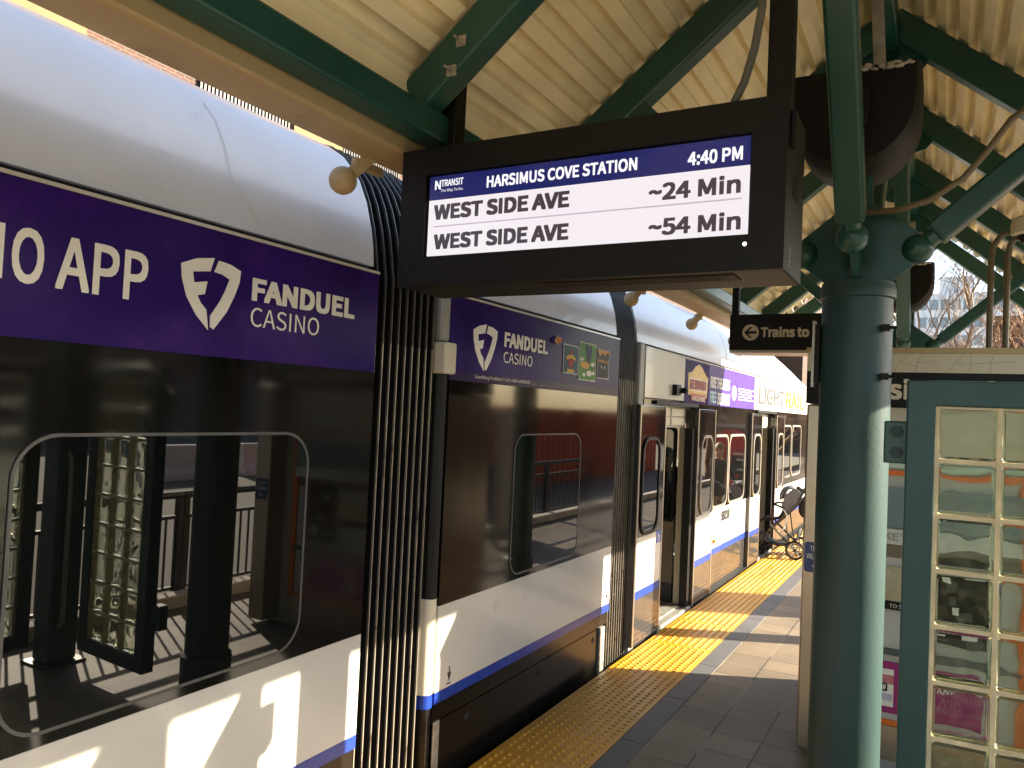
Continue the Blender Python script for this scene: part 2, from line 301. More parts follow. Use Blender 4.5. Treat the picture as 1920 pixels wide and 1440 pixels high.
def rrect(a0, a1, b0, b1, r, n=6):
    P = []
    for (cx, cy, t0) in ((a1 - r, b1 - r, 0), (a0 + r, b1 - r, 90), (a0 + r, b0 + r, 180), (a1 - r, b0 + r, 270)):
        for k in range(n + 1):
            t = R(t0 + 90 * k / n); P.append((cx + r * math.cos(t), cy + r * math.sin(t)))
    return P

def wpos(o):
    p = Vector((0, 0, 0))
    while o is not None: p += Vector(o.location); o = o.parent
    return p
def obj(name, mb, mats, parent=None, smooth=None, bevel=0.0, label=None):
    if not isinstance(mats, (list, tuple)): mats = [mats]
    off = wpos(parent) if parent else Vector((0, 0, 0))
    me = bpy.data.meshes.new(name); me.from_pydata([tuple(Vector(p) - off) for p in mb.v], [], mb.f)
    for m in mats: me.materials.append(m)
    if len(mats) > 1: me.polygons.foreach_set('material_index', mb.mi)
    me.validate(); me.update()
    if smooth:
        for p in me.polygons: p.use_smooth = True
        me.set_sharp_from_angle(angle=R(smooth))
    o = bpy.data.objects.new(name, me); COL.objects.link(o)
    if parent: o.parent = parent
    if bevel:
        bv = o.modifiers.new('bevel', 'BEVEL'); bv.width = bevel; bv.segments = 2; bv.limit_method = 'ANGLE'; bv.angle_limit = R(40)
    if label: o['label'] = label
    return o
def thing(name, label, cat, loc=(0, 0, 0), group=None):
    o = bpy.data.objects.new(name, None); COL.objects.link(o); o.location = loc; o.empty_display_size = 0.2
    o['label'] = label; o['category'] = cat
    if group: o['group'] = group
    return o
def tag(o, label, cat, group=None):
    o['label'] = label; o['category'] = cat
    if group: o['group'] = group
    return o
def structure(o): o['kind'] = 'structure'; return o
def copy_tree(o, parent=None):
    c = o.copy(); COL.objects.link(c)
    if parent: c.parent = parent; c.matrix_parent_inverse = o.matrix_parent_inverse.copy()
    for ch in list(o.children): copy_tree(ch, c)
    return c

try: FONT = bpy.data.fonts.load(bpy.utils.system_resource('DATAFILES', path='fonts') + '/Noto Sans CJK Regular.woff2')   # a font that ships with Blender
except Exception: FONT = None
def text(name, s, o, u, v, w, h, m, parent=None, bold=0.0, d=0.004, shear=0.0, spacing=1.0):
    """lettering fitted to a box w x h (None keeps the aspect), lower-left corner o, on the plane u,v"""
    c = bpy.data.curves.new(name, 'FONT'); c.body = s
    if FONT: c.font = FONT
    c.resolution_u = 4; c.shear = shear; c.space_character = spacing
    t = bpy.data.objects.new(name + '_tmp', c); COL.objects.link(t)
    dg = bpy.context.evaluated_depsgraph_get(); me = bpy.data.meshes.new_from_object(t.evaluated_get(dg))
    bpy.data.objects.remove(t)
    xs = [p.co.x for p in me.vertices]; ys = [p.co.y for p in me.vertices]; x0, x1, y0, y1 = min(xs), max(xs), min(ys), max(ys)
    sy = h / (y1 - y0) if h else None; sx = w / (x1 - x0) if w else sy
    if sy is None: sy = sx
    mb = MB(); O = Vector(o); U = Vector(u); V = Vector(v); W = U.cross(V)
    vs_ = [(p.co.x - x0, p.co.y - y0) for p in me.vertices]; fs_ = [tuple(p.vertices) for p in me.polygons]
    bw = abs(bold) * 0.62; X1 = x1 - x0; Y1 = y1 - y0
    sh_ = [(0, 0)] if bw < .004 else [(0, 0), (-bw, -bw), (bw, -bw), (-bw, bw), (bw, bw), (0, bw), (0, -bw), (bw, 0), (-bw, 0)]   # heavier strokes: stacked, slightly shifted layers
    for q, (ex, ey) in enumerate(sh_):
        kx = X1 / (X1 + 2 * bw) if len(sh_) > 1 else 1; ky = Y1 / (Y1 + 2 * bw) if len(sh_) > 1 else 1; b_ = bw if len(sh_) > 1 else 0
        mb.add([O + U * ((px + b_ + ex) * kx * sx) + V * ((py + b_ + ey) * ky * sy) + W * (d + q * .0001) for px, py in vs_], fs_)
    bpy.data.meshes.remove(me)
    return obj(name, mb, m, parent)
YD, XD, ZD = (0, 1, 0), (1, 0, 0), (0, 0, 1)

# ------------------------------------------------------------------ setting
PX0 = -2.36
structure(obj('ground', MB().box(-700, 700, -700, 900, -0.9, -0.45), EARTH))
structure(obj('track_bed', MB().box(-9, PX0 - 0.02, -30, 60, -0.449, -0.40), BALLAST))
structure(obj('platform', MB().box(-1.61, 2.1, -12, 34, -0.449, 0.0), PAVING))
edge = MB().box(PX0, -1.615, -12, 34, -0.449, -0.002); structure(obj('platform_edge', edge, CONC))
bs = MB()
y = -11.6
while y < 34:
    bs.box(-1.776, -1.615, y + 0.003, y + 0.907, -0.0015, 0.003); y += 0.91
structure(obj('border_strip', bs, BORDER, bevel=0.003))
# tactile strip: base tiles and truncated domes
ts = MB(); y = 5.13 - 0.92 * 12
while y < 34:
    ts.box(PX0, -1.779, y + 0.002, y + 0.918, -0.0015, 0.006); y += 0.92
pitch = 0.0602; ny = 0
def dome(mb, x, y, n):
    prof = [(0.0165, 0.006), (0.0138, 0.0115), (0.0088, 0.0135)]
    b = len(mb.v)
    for r, h in prof:
        for k in range(n): a = 2 * math.pi * k / n; mb.v.append((x + r * math.cos(a), y + r * math.sin(a), h))
    for i in range(2):
        for k in range(n): j = (k + 1) % n; mb.f.append((b + i * n + k, b + i * n + j, b + (i + 1) * n + j, b + (i + 1) * n + k)); mb.mi.append(0)
    mb.f.append(tuple(b + 2 * n + k for k in range(n))); mb.mi.append(0)
yy = 1.5
while yy < 24:
    for i in range(9):
        ph = (yy - 5.13) % 0.92
        if 0.012 < ph < 0.908: dome(ts, PX0 + 0.047 + i * 0.0612, yy, 10 if yy < 7 else 6)
    yy += pitch
structure(obj('tactile_strip', ts, YELLOW, smooth=50))
# worn black stencil marks on the yellow strip
def stencil(y0, y1, x0, x1, rows):
    mb = MB(); rnd = random.Random(3)
    for r in range(rows):
        xa = x0 + (x1 - x0) * r / rows; xb = xa + (x1 - x0) / rows / rows * 0.42; y = y0
        while y < y1:
            w = rnd.uniform(0.05, 0.17); g = rnd.uniform(0.02, 0.06)
            if rnd.random() < 0.7:
                mb.box(xa, xa + (xb - xa) * rnd.uniform(0.4, 1), y, min(y + w, y1), 0.0128, 0.0134)
            y += w + g
    return mb
st = stencil(9.25, 10.15, -2.20, -1.86, 5); st2 = stencil(10.55, 11.55, -2.20, -1.86, 4)
st.add(st2.v, st2.f); structure(obj('platform_marking', st, LETK))
# street side
structure(obj('curb', MB().box(1.62, 1.80, -12, 34, -0.001, 0.13), CONC, bevel=0.015))
structure(obj('road', MB().box(2.12, 30.0, -60, 120, -0.449, -0.25), ASPH))
structure(obj('sidewalk', MB().box(30.01, 34.0, -60, 120, -0.449, -0.11), CONC))

# ------------------------------------------------------------------ train
TX = -2.43
train = thing('light_rail_train', 'white light rail train with dark window band and purple advert panels along the platform', 'train', (TX - 1.33, 6.0, -0.4))
FARX = -5.09
def side(name, y0, y1, z0, z1, m, x=TX, t=0.05, bevel=0.0, parent=None):
    return obj(name, MB().box(x - t, x, y0, y1, z0, z1), m, parent or train, bevel=bevel)
ROOFP = [(-2.470, 2.766), (-2.478, 2.86), (-2.495, 2.953), (-2.535, 3.09), (-2.587, 3.203), (-2.645, 3.278), (-2.702, 3.339), (-2.80, 3.405), (-2.95, 3.455), (-3.2, 3.49), (-3.76, 3.50)]
def mirrored(P): return P + [(2 * -3.76 - x, z) for x, z in reversed(P[:-1])]
def shroud(y0, y1, m=ROOFW, nose=False):
    mb = MB(); P = mirrored(ROOFP); ys = [y0, y1] if not nose else [y0 + (y1 - y0) * k / 10 for k in range(11)]
    for yy in ys:
        k = 0 if not nose else max(0.0, (yy - 12.2) / (y1 - 12.2)) ** 2
        for x, z in P:
            zz = 2.766 + (z - 2.766) * (1 - 0.80 * k); mb.v.append((x * (1 - 0.0 * k), yy, zz))
    n = len(P)
    for j in range(len(ys) - 1):
        for i in range(n - 1):
            a = j * n + i; mb.f.append((a, a + n, a + n + 1, a + 1)); mb.mi.append(0)
        mb.f.append((j * n, j * n + n - 1, (j + 1) * n + n - 1, (j + 1) * n)); mb.mi.append(0)
    mb.f.append(tuple(range(n))); mb.f.append(tuple(reversed(range((len(ys) - 1) * n, len(ys) * n)))); mb.mi += [0, 0]
    return obj('roof_shroud', mb, m, train, smooth=35)
def win(y0, y1, z0, z1, r, parent, x=TX, frame=RUBG, fw=0.018, name='window', glass=GLASSD, fd=0.006):
    w = obj(name, MB().prism(rrect(y0, y1, z0, z1, r), (x, 0, 0), YD, ZD, 0.0005, 0.004), glass, parent)
    obj('window_frame', MB().ring(rrect(y0 - fw, y1 + fw, z0 - fw, z1 + fw, r + fw, 8), rrect(y0, y1, z0, z1, r, 8), (x, 0, 0), YD, ZD, 0.0005, fd), frame, w, smooth=40)
    return w
def body(y0, y1, ad0=None, ad1=None, skirt_bottom=-0.3, skirt=SKIRT, admat=PURPLE, adz=2.245):
    side('skirt', y0, y1, skirt_bottom, 0.434, skirt, TX - 0.012 if skirt is SKIRT else TX - 0.004, 0.06)
    side('blue_stripe', y0, y1, 0.436, 0.498, BLUE, TX + 0.001)
    side('lower_panel', y0, y1, 0.500, 0.979, WHITE)
    side('window_band', y0, y1, 0.981, adz - 0.001, BAND)
    obj('far_side', MB().box(FARX, FARX + 0.06, y0, y1, -0.3, 2.766), WHITE, train)
    obj('roof_gap', MB().box(TX - 0.13, TX - 0.07, y0 + 0.02, y1 - 0.02, 2.72, 2.80), BLACKM, train)
    if ad0 is not None:
        a = side('advert_panel', ad0, ad1, adz, 2.722, admat, TX + 0.002)
        side('cornice_trim', y0, y1, 2.724, 2.737, WHITE, TX + 0.004, 0.09)
        return a

# --- first body section (nearest the camera)
ad1 = body(-4.5, 2.93, -4.5, 2.925, -0.35)
win(1.285, 2.50, 1.03, 1.945, 0.13, train, fw=0.011)
win(-0.6, 0.75, 1.03, 1.945, 0.13, train, fw=0.016)
win(-2.9, -1.4, 1.03, 1.945, 0.13, train, fw=0.016)
shroud(-4.5, 2.93)
PX = TX + 0.002
text('lettering', 'N', (PX, 1.095, 2.413), YD, ZD, 0.118, 0.163, PAPER, ad1, 0.012)
text('lettering', 'O', (PX, 1.236, 2.408), YD, ZD, 0.094, 0.170, PAPER, ad1, 0.012)
text('lettering', 'APP', (PX, 1.368, 2.409), YD, ZD, 0.315, 0.168, PAPER, ad1, 0.012)
def shield(y, z, s, parent):
    Lg = [(0, .022), (.066, .052), (.143, .067), (.128, .014), (.051, 0), (.059, -.039), (.117, -.026), (.108, -.076), (.076, -.084), (.092, -.11), (.119, -.133), (.132, -.208), (.075, -.157), (.03, -.094), (.007, -.03)]
    Rg = [(.164, .061), (.218, .056), (.270, .039), (.266, -.006), (.246, -.062), (.213, -.129), (.156, -.203), (.140, -.194), (.138, -.154), (.179, -.093), (.201, -.048), (.219, -.002), (.184, .011), (.146, .015)]
    mb = MB()
    for P in (Lg, Rg): mb.prism([(a * s, b * s) for a, b in P], (PX, y, z), YD, ZD, 0.001, 0.004)
    return obj('shield_logo', mb, PAPER, parent)
shield(1.813, 2.55, 1.0, ad1)
text('lettering', 'FANDUEL', (PX, 2.143, 2.482), YD, ZD, 0.613, 0.093, PAPER, ad1, 0.028)
text('lettering', 'CASINO', (PX, 2.143, 2.380), YD, ZD, 0.385, 0.078, PAPER, ad1, 0.0)
# scratch and scuffs on the roof shroud are in its material; a loose cable end hangs over it
obj('roof_streak', MB().tube([(-2.640, 2.03, 3.277), (-2.585, 2.05, 3.206), (-2.533, 2.06, 3.10), (-2.49, 2.07, 2.96), (-2.477, 2.16, 2.87), (-2.471, 2.20, 2.80)], 0.0016, 5), mat('pale_scuff', (0.60, 0.59, 0.55), 0.7, var=0.2), train)
# --- middle truck section
ad2 = body(3.585, 6.13, 3.57, 6.125, 0.332)
obj('skirt', MB().box(TX - 0.075, TX - 0.015, 3.60, 6.0, -0.35, 0.322), SKIRT, train)
sk = MB()
for yh, zh in ((3.95, 0.255), (4.9, 0.25), (5.85, 0.25)): sk.lathe((TX - 0.014, yh, zh), [(0.022, -0.01), (0.022, 0.002), (0.001, 0.0025)], 14, 'x')
obj('skirt_latch', sk, BLACKM, train)
obj('end_trim', MB().box(TX - 0.05, TX + 0.004, 5.955, 6.055, -0.06, 0.325), GALV, train, bevel=0.004)
obj('end_trim', MB().box(TX - 0.05, TX - 0.006, 3.60, 3.66, -0.3, 0.33), GALV, train, bevel=0.004)
win(4.375, 5.40, 1.02, 1.925, 0.11, train, fw=0.010)
shroud(3.50, 6.15)
text('lettering', 'FANDUEL', (PX, 4.165, 2.484), YD, ZD, 0.605, 0.095, PAPER, ad2, 0.028)
text('lettering', 'CASINO', (PX, 4.165, 2.385), YD, ZD, 0.385, 0.07, PAPER, ad2, 0.0)
shield(3.80, 2.53, 1.03, ad2)
text('small_print', 'Gambling Problem? Call 1-800-GAMBLER.', (PX, 3.84, 2.262), YD, ZD, 0.70, 0.028, PAPER, ad2, 0.0)
text('small_print', '21+ and present in NJ. © 2025 All rights reserved.', (PX, 4.56, 2.258), YD, ZD, 1.33, 0.016, mat('faint_print', (0.40, 0.37, 0.42), 0.6, var=0), ad2, 0.0)
side('caption_strip', 3.57, 6.125, 2.2455, 2.30, mat('dusky_purple_vinyl', (0.034, 0.02, 0.07), 0.22, ior=1.14, var=0.2, vscale=3), TX + 0.0035, 0.004, parent=ad2)
def card(y0, y1, z0, z1, c0, c1, c2, kind):
    col = [mat('poster_ground', c0, 0.4, ior=1.2, var=0.35, vscale=8), mat('poster_motif', c1, 0.4, ior=1.2, var=0.15), mat('poster_accent', c2, 0.4, ior=1.2, var=0.1), PAPER]
    mb = MB(); w = y1 - y0; h = z1 - z0; o = (PX, y0, z0)
    mb.prism([(0, 0), (w, 0), (w, h), (0, h)], o, YD, ZD, 0.001, 0.005, 0)
    mb.ring([(0, 0), (w, 0), (w, h), (0, h)], [(.006, .006), (w - .006, .006), (w - .006, h - .006), (.006, h - .006)], o, YD, ZD, 0.005, 0.0056, 3)
    def P(pts, mi, d=0.007): mb.prism([(a * w, b * h) for a, b in pts], o, YD, ZD, 0.005, d, mi)
    if kind == 0:
        P([(.2, .55), (.35, .66), (.65, .66), (.8, .55), (.78, .47), (.5, .55), (.22, .47)], 2); P([(.28, .5), (.72, .5), (.62, .27), (.5, .2), (.38, .27)], 1); P([(.28, .16), (.72, .16), (.72, .05), (.28, .05)], 2, .0065); P([(.42, .8), (.5, .86), (.6, .8), (.56, .7), (.44, .7)], 1)
    elif kind == 1:
        P([(.36, .98), (.46, .9), (.6, .9), (.68, .98), (.74, .8), (.62, .5), (.48, .45), (.4, .7)], 1); P([(.1, .48), (.5, .5), (.62, .42), (.5, .3), (.12, .34)], 2)
        for a, b, r in ((.15, .55, .1), (.8, .45, .12), (.6, .2, .16), (.85, .22, .1), (.3, .15, .1)): P([(a + r * math.cos(t * .628), b + r * .5 * math.sin(t * .628)) for t in range(10)], 3)
    else:
        P([(.0, .98), (.2, .75), (.45, .9), (.6, .78), (.85, .95), (1, .8), (1, .98)], 1); P([(.05, .66), (.95, .63), (.93, .55), (.07, .57)], 2); P([(.3, .45), (.42, .42), (.38, .33)], 3); P([(.7, .45), (.58, .42), (.62, .33)], 3)
    return obj('game_poster', mb, col, ad2)
card(5.02, 5.285, 2.375, 2.588, (.025, .10, .16), (.42, .035, .02), (.75, .46, .03), 0)
card(5.30, 5.62, 2.340, 2.632, (.085, .28, .04), (.015, .02, .07), (.75, .42, .05), 1)
card(5.645, 5.89, 2.372, 2.605, (.012, .008, .008), (.62, .33, .03), (.45, .20, .03), 2)
def lamp(y, z, parent, s=1.0):
    l = obj('marker_lamp', MB().lathe((TX + 0.002, y, z), [(0.050 * s, 0), (0.050 * s, 0.014), (0.036 * s, 0.02)], 18, 'x'), STEEL, parent, smooth=40)
    obj('lens', MB().lathe((TX + 0.002, y, z), [(0.036 * s, 0.02), (0.033 * s, 0.034), (0.02 * s, 0.042), (0.001, 0.044)], 18, 'x'), AMBER, l, smooth=60)
lamp(4.895, 2.60, train, .62); lamp(9.40, 0.612, train, .9)
# end pillar beside the first bellows
obj('end_pillar', MB().box(TX - 0.14, TX - 0.004, 3.50, 3.583, 2.455, 2.72), GREYP, train, bevel=0.02)
obj('pillar_lamp_box', MB().box(TX - 0.06, TX + 0.03, 3.485, 3.60, 2.275, 2.45), CREAM, train, bevel=0.01)
obj('end_pillar', MB().lathe((TX - 0.045, 3.545, 0), [(0.045, 1.03), (0.045, 2.27)], 20, 'z').box(TX - 0.14, TX - 0.05, 3.49, 3.583, 1.03, 2.27), BLACKP, train, smooth=40)
obj('end_pillar', MB().lathe((TX - 0.045, 3.545, 0), [(0.047, 0.505), (0.047, 1.028)], 20, 'z').box(TX - 0.14, TX - 0.05, 3.49, 3.583, 0.505, 1.028), CREAM, train, smooth=40)
obj('end_pillar', MB().lathe((TX - 0.045, 3.545, 0), [(0.048, 0.43), (0.048, 0.503)], 20, 'z').box(TX - 0.14, TX - 0.05, 3.49, 3.583, 0.43, 0.503), BLUE, train, smooth=40)
obj('end_pillar', MB().lathe((TX - 0.045, 3.545, 0), [(0.042, -0.3), (0.042, 0.428)], 20, 'z').box(TX - 0.14, TX - 0.05, 3.50, 3.583, -0.3, 0.428), SKIRT, train, smooth=40)
def arrow_mark(y, z):
    mb = MB(); mb.prism([(-.004, .085), (.004, .085), (.004, .05), (.02, .05), (0, 0), (-.02, .05), (-.004, .05)], (TX, y, z), YD, ZD, 0.001, 0.002); mb.box(TX + 0.001, TX + 0.002, y - .02, y + .02, z - .016, z - .008)
    obj('jacking_mark', mb, LETK, train)
arrow_mark(3.722, 0.53); arrow_mark(6.07, 0.53)
# --- bellows
BP = [(-2.475, -0.30), (-2.475, 0.0), (-2.475, 2.40), (-2.475, 2.72)] + [(x - 0.02, z + 0.005) for x, z in ROOFP[1:]]
def bellows(y0, y1, ribs, depth=0.075):
    P = mirrored(BP); n = len(P)
    nor = []
    for i in range(n):
        a = Vector(P[max(i - 1, 0)]); b = Vector(P[min(i + 1, n - 1)]); t = (b - a).normalized(); nor.append(Vector((t.y, -t.x)))
    mb = MB(); step = (y1 - y0) / ribs; rows = []
    for k in range(ribs + 1):
        for dy, off in ((-0.20, -depth), (-0.08, 0.0), (0.08, 0.0), (0.20, -depth)):
            rows.append((y0 + k * step + dy * step, off))
    for yy, off in rows:
        for (x, z), nn in zip(P, nor): mb.v.append((x + nn.x * off, yy, z + nn.y * off))
    for j in range(len(rows) - 1):
        for i in range(n - 1):
            a = j * n + i; mb.f.append((a, a + n, a + n + 1, a + 1)); mb.mi.append(0)
    b = obj('bellows', mb, RUBBER, train, smooth=30)
    for k in range(ribs + 1):
        e = MB(); yc = y0 + k * step; w = 0.055 * step
        for lo, hi, m in ((0, 2, ALU), (2, n, RUBG)):
            e = MB(); Q = P[lo:hi + 1][:14] if lo else P[lo:hi + 1]; NQ = nor[lo:lo + len(Q)]
            for (x, z), nn in zip(Q, NQ):
                for dy, o in ((-w, 0.002), (-w, 0.012), (w, 0.012), (w, 0.002)): e.v.append((x + nn.x * o, yc + dy, z + nn.y * o))
            for i in range(len(Q) - 1):
                for q in range(4):
                    r = (q + 1) % 4; e.f.append((i * 4 + q, i * 4 + 4 + q, i * 4 + 4 + r, i * 4 + r)); e.mi.append(0)
            obj('bellows_trim', e, m, b)
bellows(2.965, 3.455, 8); bellows(6.19, 6.62, 8)
# --- third section with doors
DY = [(6.80, 7.33), (8.45, 11.90), (13.02, 16.9)]
for a, b in DY:
    side('skirt', a, b, -0.30, 0.428, SKIRTG, TX - 0.004, 0.06); side('blue_stripe', a, b, 0.430, 0.503, BLUE, TX + 0.001)
    side('lower_panel', a, b, 0.505, 0.979, WHITE); side('window_band', a, b, 0.981, 2.244, BAND)
fs = MB().box(FARX, FARX + .06, 6.8, 16.9, -.3, 1.0).box(FARX, FARX + .06, 6.8, 16.9, 1.95, 2.766)
for k in range(8): fs.box(FARX, FARX + .06, 6.8 + k * 1.4, 7.0 + k * 1.4, 1.0005, 1.9495)
obj('far_side', fs, INTW, train)
side('upper_panel', 6.80, 8.03, 2.262, 2.722, WHITE, TX + 0.001); side('upper_panel', 11.49, 16.9, 2.246, 2.722, WHITE, TX + 0.001)
side('cornice_trim', 6.8, 16.9, 2.724, 2.737, WHITE, TX + 0.003, 0.09)
obj('roof_gap', MB().box(TX - 0.13, TX - 0.06, 6.82, 16.9, 2.72, 2.80), BLACKM, train)
ad3 = side('advert_panel', 8.032, 11.488, 2.246, 2.722, LILAC, TX + 0.002)
shroud(6.66, 9.98); shroud(10.0, 16.9, nose=True)
obj('gangway_frame', MB().box(TX - 0.10, TX - 0.005, 6.66, 6.798, -0.3, 2.765), GREYP, train, bevel=0.02)
obj('front_end', MB().box(FARX + 0.06, TX - 0.05, 16.84, 16.9, -0.3, 2.766), WHITE, train)
# reward poster artwork (generic) and slogan
ra = MB(); W3 = (PX + 0.0, 8.05, 2.25)
ra.prism([(0, 0), (.93, 0), (.93, .46), (0, .46)], W3, YD, ZD, .001, .004, 0)
ra.prism([(.10, .09), (.85, .07), (.88, .30), (.76, .34), (.62, .41), (.5, .44), (.36, .41), (.22, .34), (.08, .32)], W3, YD, ZD, .004, .006, 1)
ra.prism([(.14, .14), (.82, .13), (.84, .27), (.12, .28)], W3, YD, ZD, .006, .008, 2)
ra.prism([(.22, .03), (.78, .02), (.80, .10), (.20, .11)], W3, YD, ZD, .006, .008, 3)
obj('reward_artwork', ra, [PURPLE, mat('poster_gold', (0.62, 0.40, 0.06), 0.4, var=.2), mat('poster_cream', (0.72, 0.63, 0.45), 0.4), mat('poster_crimson', (0.40, 0.025, 0.02), 0.4)], ad3)
text('lettering', 'REWARD', (PX + .008, 8.20, 2.40), YD, ZD, 0.64, 0.11, mat('dark_red_letter', (0.33, 0.02, 0.02), .5, var=0), ad3, 0.03)
text('lettering', 'MACHINE', (PX + .008, 8.30, 2.275), YD, ZD, 0.50, 0.055, PAPER, ad3, 0.01)
text('lettering', 'RIDE THE REELS', (PX, 9.05, 2.452), YD, ZD, 0.93, 0.14, PAPER, ad3, 0.02)
text('lettering', 'FREE', (PX, 9.05, 2.275), YD, ZD, 0.28, 0.14, mat('aqua_letter', (0.45, 0.68, 0.75), .5, var=0), ad3, 0.02)
text('lettering', 'EVERY DAY', (PX, 9.40, 2.265), YD, ZD, 0.60, 0.14, PAPER, ad3, 0.02)
obj('white_oval', MB().prism([(10.235 + .12 * math.cos(t * .314), 2.435 + .095 * math.sin(t * .314)) for t in range(20)], (PX, 0, 0), YD, ZD, .001, .004), PAPER, ad3)
for k in range(5): sp = MB(); sp.box(PX + .001, PX + .003, 10.47, 11.40 - .12 * (k % 2), 2.50 - k * .036, 2.512 - k * .036); obj('small_print', sp, PAPER, ad3)
text('lettering', 'LIGHT', (TX + .002, 11.80, 2.335), YD, ZD, 2.05, 0.27, LETG, train, 0.012)
text('lettering', 'RAIL', (TX + .002, 14.03, 2.335), YD, ZD, 1.95, 0.27, GOLD, train, 0.014)
# car camera box, car number, access sticker
obj('side_camera', MB().box(TX, TX + .05, 7.62, 7.76, 2.31, 2.42).lathe((TX + .05, 7.80, 2.365), [(.03, -.03), (.03, .05), (.022, .05), (.02, .03)], 14, 'x'), BLACKP, train)
text('lettering', '5021B', (TX, 9.79, 0.80), YD, ZD, 0.45, 0.125, LETK, train, 0.04)
# doors
def door(y0, y1, win_y0, win_y1, sticker=False):
    x = TX + 0.045; t = 0.045
    d = obj('door', MB().box(x - t, x, y0, y1, 0.015, 2.19), SKIRTG, train, bevel=0.006)
    def pn(name, z0, z1, m): return obj(name, MB().box(x, x + 0.003, y0 + .03, y1 - .03, z0, z1), m, d)
    pn('lower_panel', 0.505, 0.985, WHITE); pn('blue_stripe', 0.43, 0.503, BLUE); pn('upper_panel', 0.987, 2.15, BAND); pn('kick_panel', .05, .428, SKIRTG)
    r = (win_y1 - win_y0) / 2 * 0.62
    wy = MB().prism(rrect(win_y0, win_y1, 1.02, 1.865, r), (x + .003, 0, 0), YD, ZD, .0005, .004); obj('door_window', wy, GLASSD, d)
    obj('window_frame', MB().ring(rrect(win_y0 - .03, win_y1 + .03, .99, 1.895, r + .03, 8), rrect(win_y0, win_y1, 1.02, 1.865, r, 8), (x + .003, 0, 0), YD, ZD, .0005, .014), ALU if not sticker else RUBBER, d, smooth=40)
    e = MB()
    for yy in (y0, y1 - .03): e.box(x, x + .006, yy, yy + .03, .015, 2.19)
    obj('edge_trim', e, STEEL, d)
    if sticker:
        s = obj('access_sticker', MB().box(x + .003, x + .005, y1 - .17, y1 - .04, .875, .99), mat('blue_sticker', (.03, .08, .35), .4, var=0), d)
        ic = MB(); o = (x + .005, y1 - .105, .93)
        ic.ring([(.03 * math.cos(t * .4) - .005, .03 * math.sin(t * .4) - .012) for t in range(16)], [(.021 * math.cos(t * .4) - .005, .021 * math.sin(t * .4) - .012) for t in range(16)], o, YD, ZD, .0005, .001)
        ic.prism([(-.012, .045), (-.002, .045), (-.002, .005), (.022, .005), (.03, -.03), (.022, -.03), (.016, -.004), (-.012, -.004)], o, YD, ZD, .0005, .0012)
        obj('wheelchair_symbol', ic, PAPER, s)
    return d
door(6.585, 7.325, 6.70, 7.13, True); door(8.46, 9.20, 8.62, 9.06); door(11.19, 11.89, 11.32, 11.78); door(13.03, 13.73, 13.15, 13.6)
for a, b in ((9.30, 9.99), (10.09, 10.95), (13.85, 14.62), (14.75, 15.7)): win(a, b, 1.02 if a < 12 else 1.13, 1.865 if a < 12 else 2.0, .12, train, frame=ALU, fw=.03, fd=.014)
# door portals
for (a, b) in ((7.33, 8.45), (11.90, 13.02)):
    p = MB(); p.box(TX - .14, TX - .10, a, b, 1.975, 2.20)
    o = obj('door_header', p, GREYP, train)
    q = MB()
    for i in range(2):
        for j in range(2): q.box(TX - .10, TX - .085, a + .06 + i * (b - a - .1) / 2, a + .02 + (i + 1) * (b - a - .1) / 2, 2.0 + j * .095, 2.085 + j * .095)
    obj('header_vent', q, CREAM, o, bevel=.004)
    obj('door_track', MB().box(TX - .09, TX + .03, a - .25, b + .05, 2.205, 2.24), BLACKP, train)
    obj('door_seal', MB().box(TX - .075, TX + .012, b - .085, b - .002, .02, 1.97), RUBBER, train)
    obj('threshold', MB().box(TX - .22, TX + .035, a, b, -.04, .012).box(TX - .10, TX - .07, a, b, .012, .02).box(TX + .0, TX + .03, a, b, .012, .02), GALV, train)
    obj('door_pocket', MB().box(TX - .155, TX - .076, b - .03, b + .05, .02, 1.97), INTW, train)
obj('car_floor', MB().box(FARX + .06, TX - .06, 6.8, 16.84, -.05, .008), FLOORI, train)
obj('car_ceiling', MB().box(FARX + .06, TX - .06, 6.8, 16.84, 2.25, 2.30), mat('car_ceiling_white', (.78, .77, .74), .4, var=.04), train)
pt = MB().box(-3.30, TX - .205, 8.505, 8.535, .22, .90, 0).box(-3.30, TX - .205, 8.505, 8.535, .01, .218, 1)
par = obj('partition', pt, [mat('partition_brown', (.16, .13, .085), .45, var=.08), INTD], train)
obj('partition_glass', MB().box(-3.28, TX - .235, 8.515, 8.525, .93, 1.95), PANE, par)
obj('partition_frame', MB().ring(rrect(-3.30, TX - .21, .90, 1.98, .06), rrect(-3.27, TX - .245, .935, 1.945, .05), (0, 8.525, 0), XD, ZD, -.02, .02), RUBBER, par)
obj('grab_pole', MB().tube([(-2.78, 8.42, 0), (-2.78, 8.42, 2.25)], .017, 12), STEEL, train, smooth=60)
obj('grab_pole', MB().tube([(-3.35, 9.2, 0), (-3.35, 9.2, 2.25)], .017, 12), STEEL, train, smooth=60)
for k in range(7): obj('far_window', MB().box(FARX + .02, FARX + .03, 7.001 + k * 1.4, 8.199 + k * 1.4, 1.001, 1.949), PANE, train)
for k in range(3):
    yb = 9.9 + k * .95
    s = obj('seat', MB().box(-4.9, -4.0, yb, yb + .42, .42, .50).box(-4.9, -4.0, yb + .40, yb + .48, .50, 1.1), mat('seat_fabric', (.02, .03, .08), .8), train, bevel=.03)

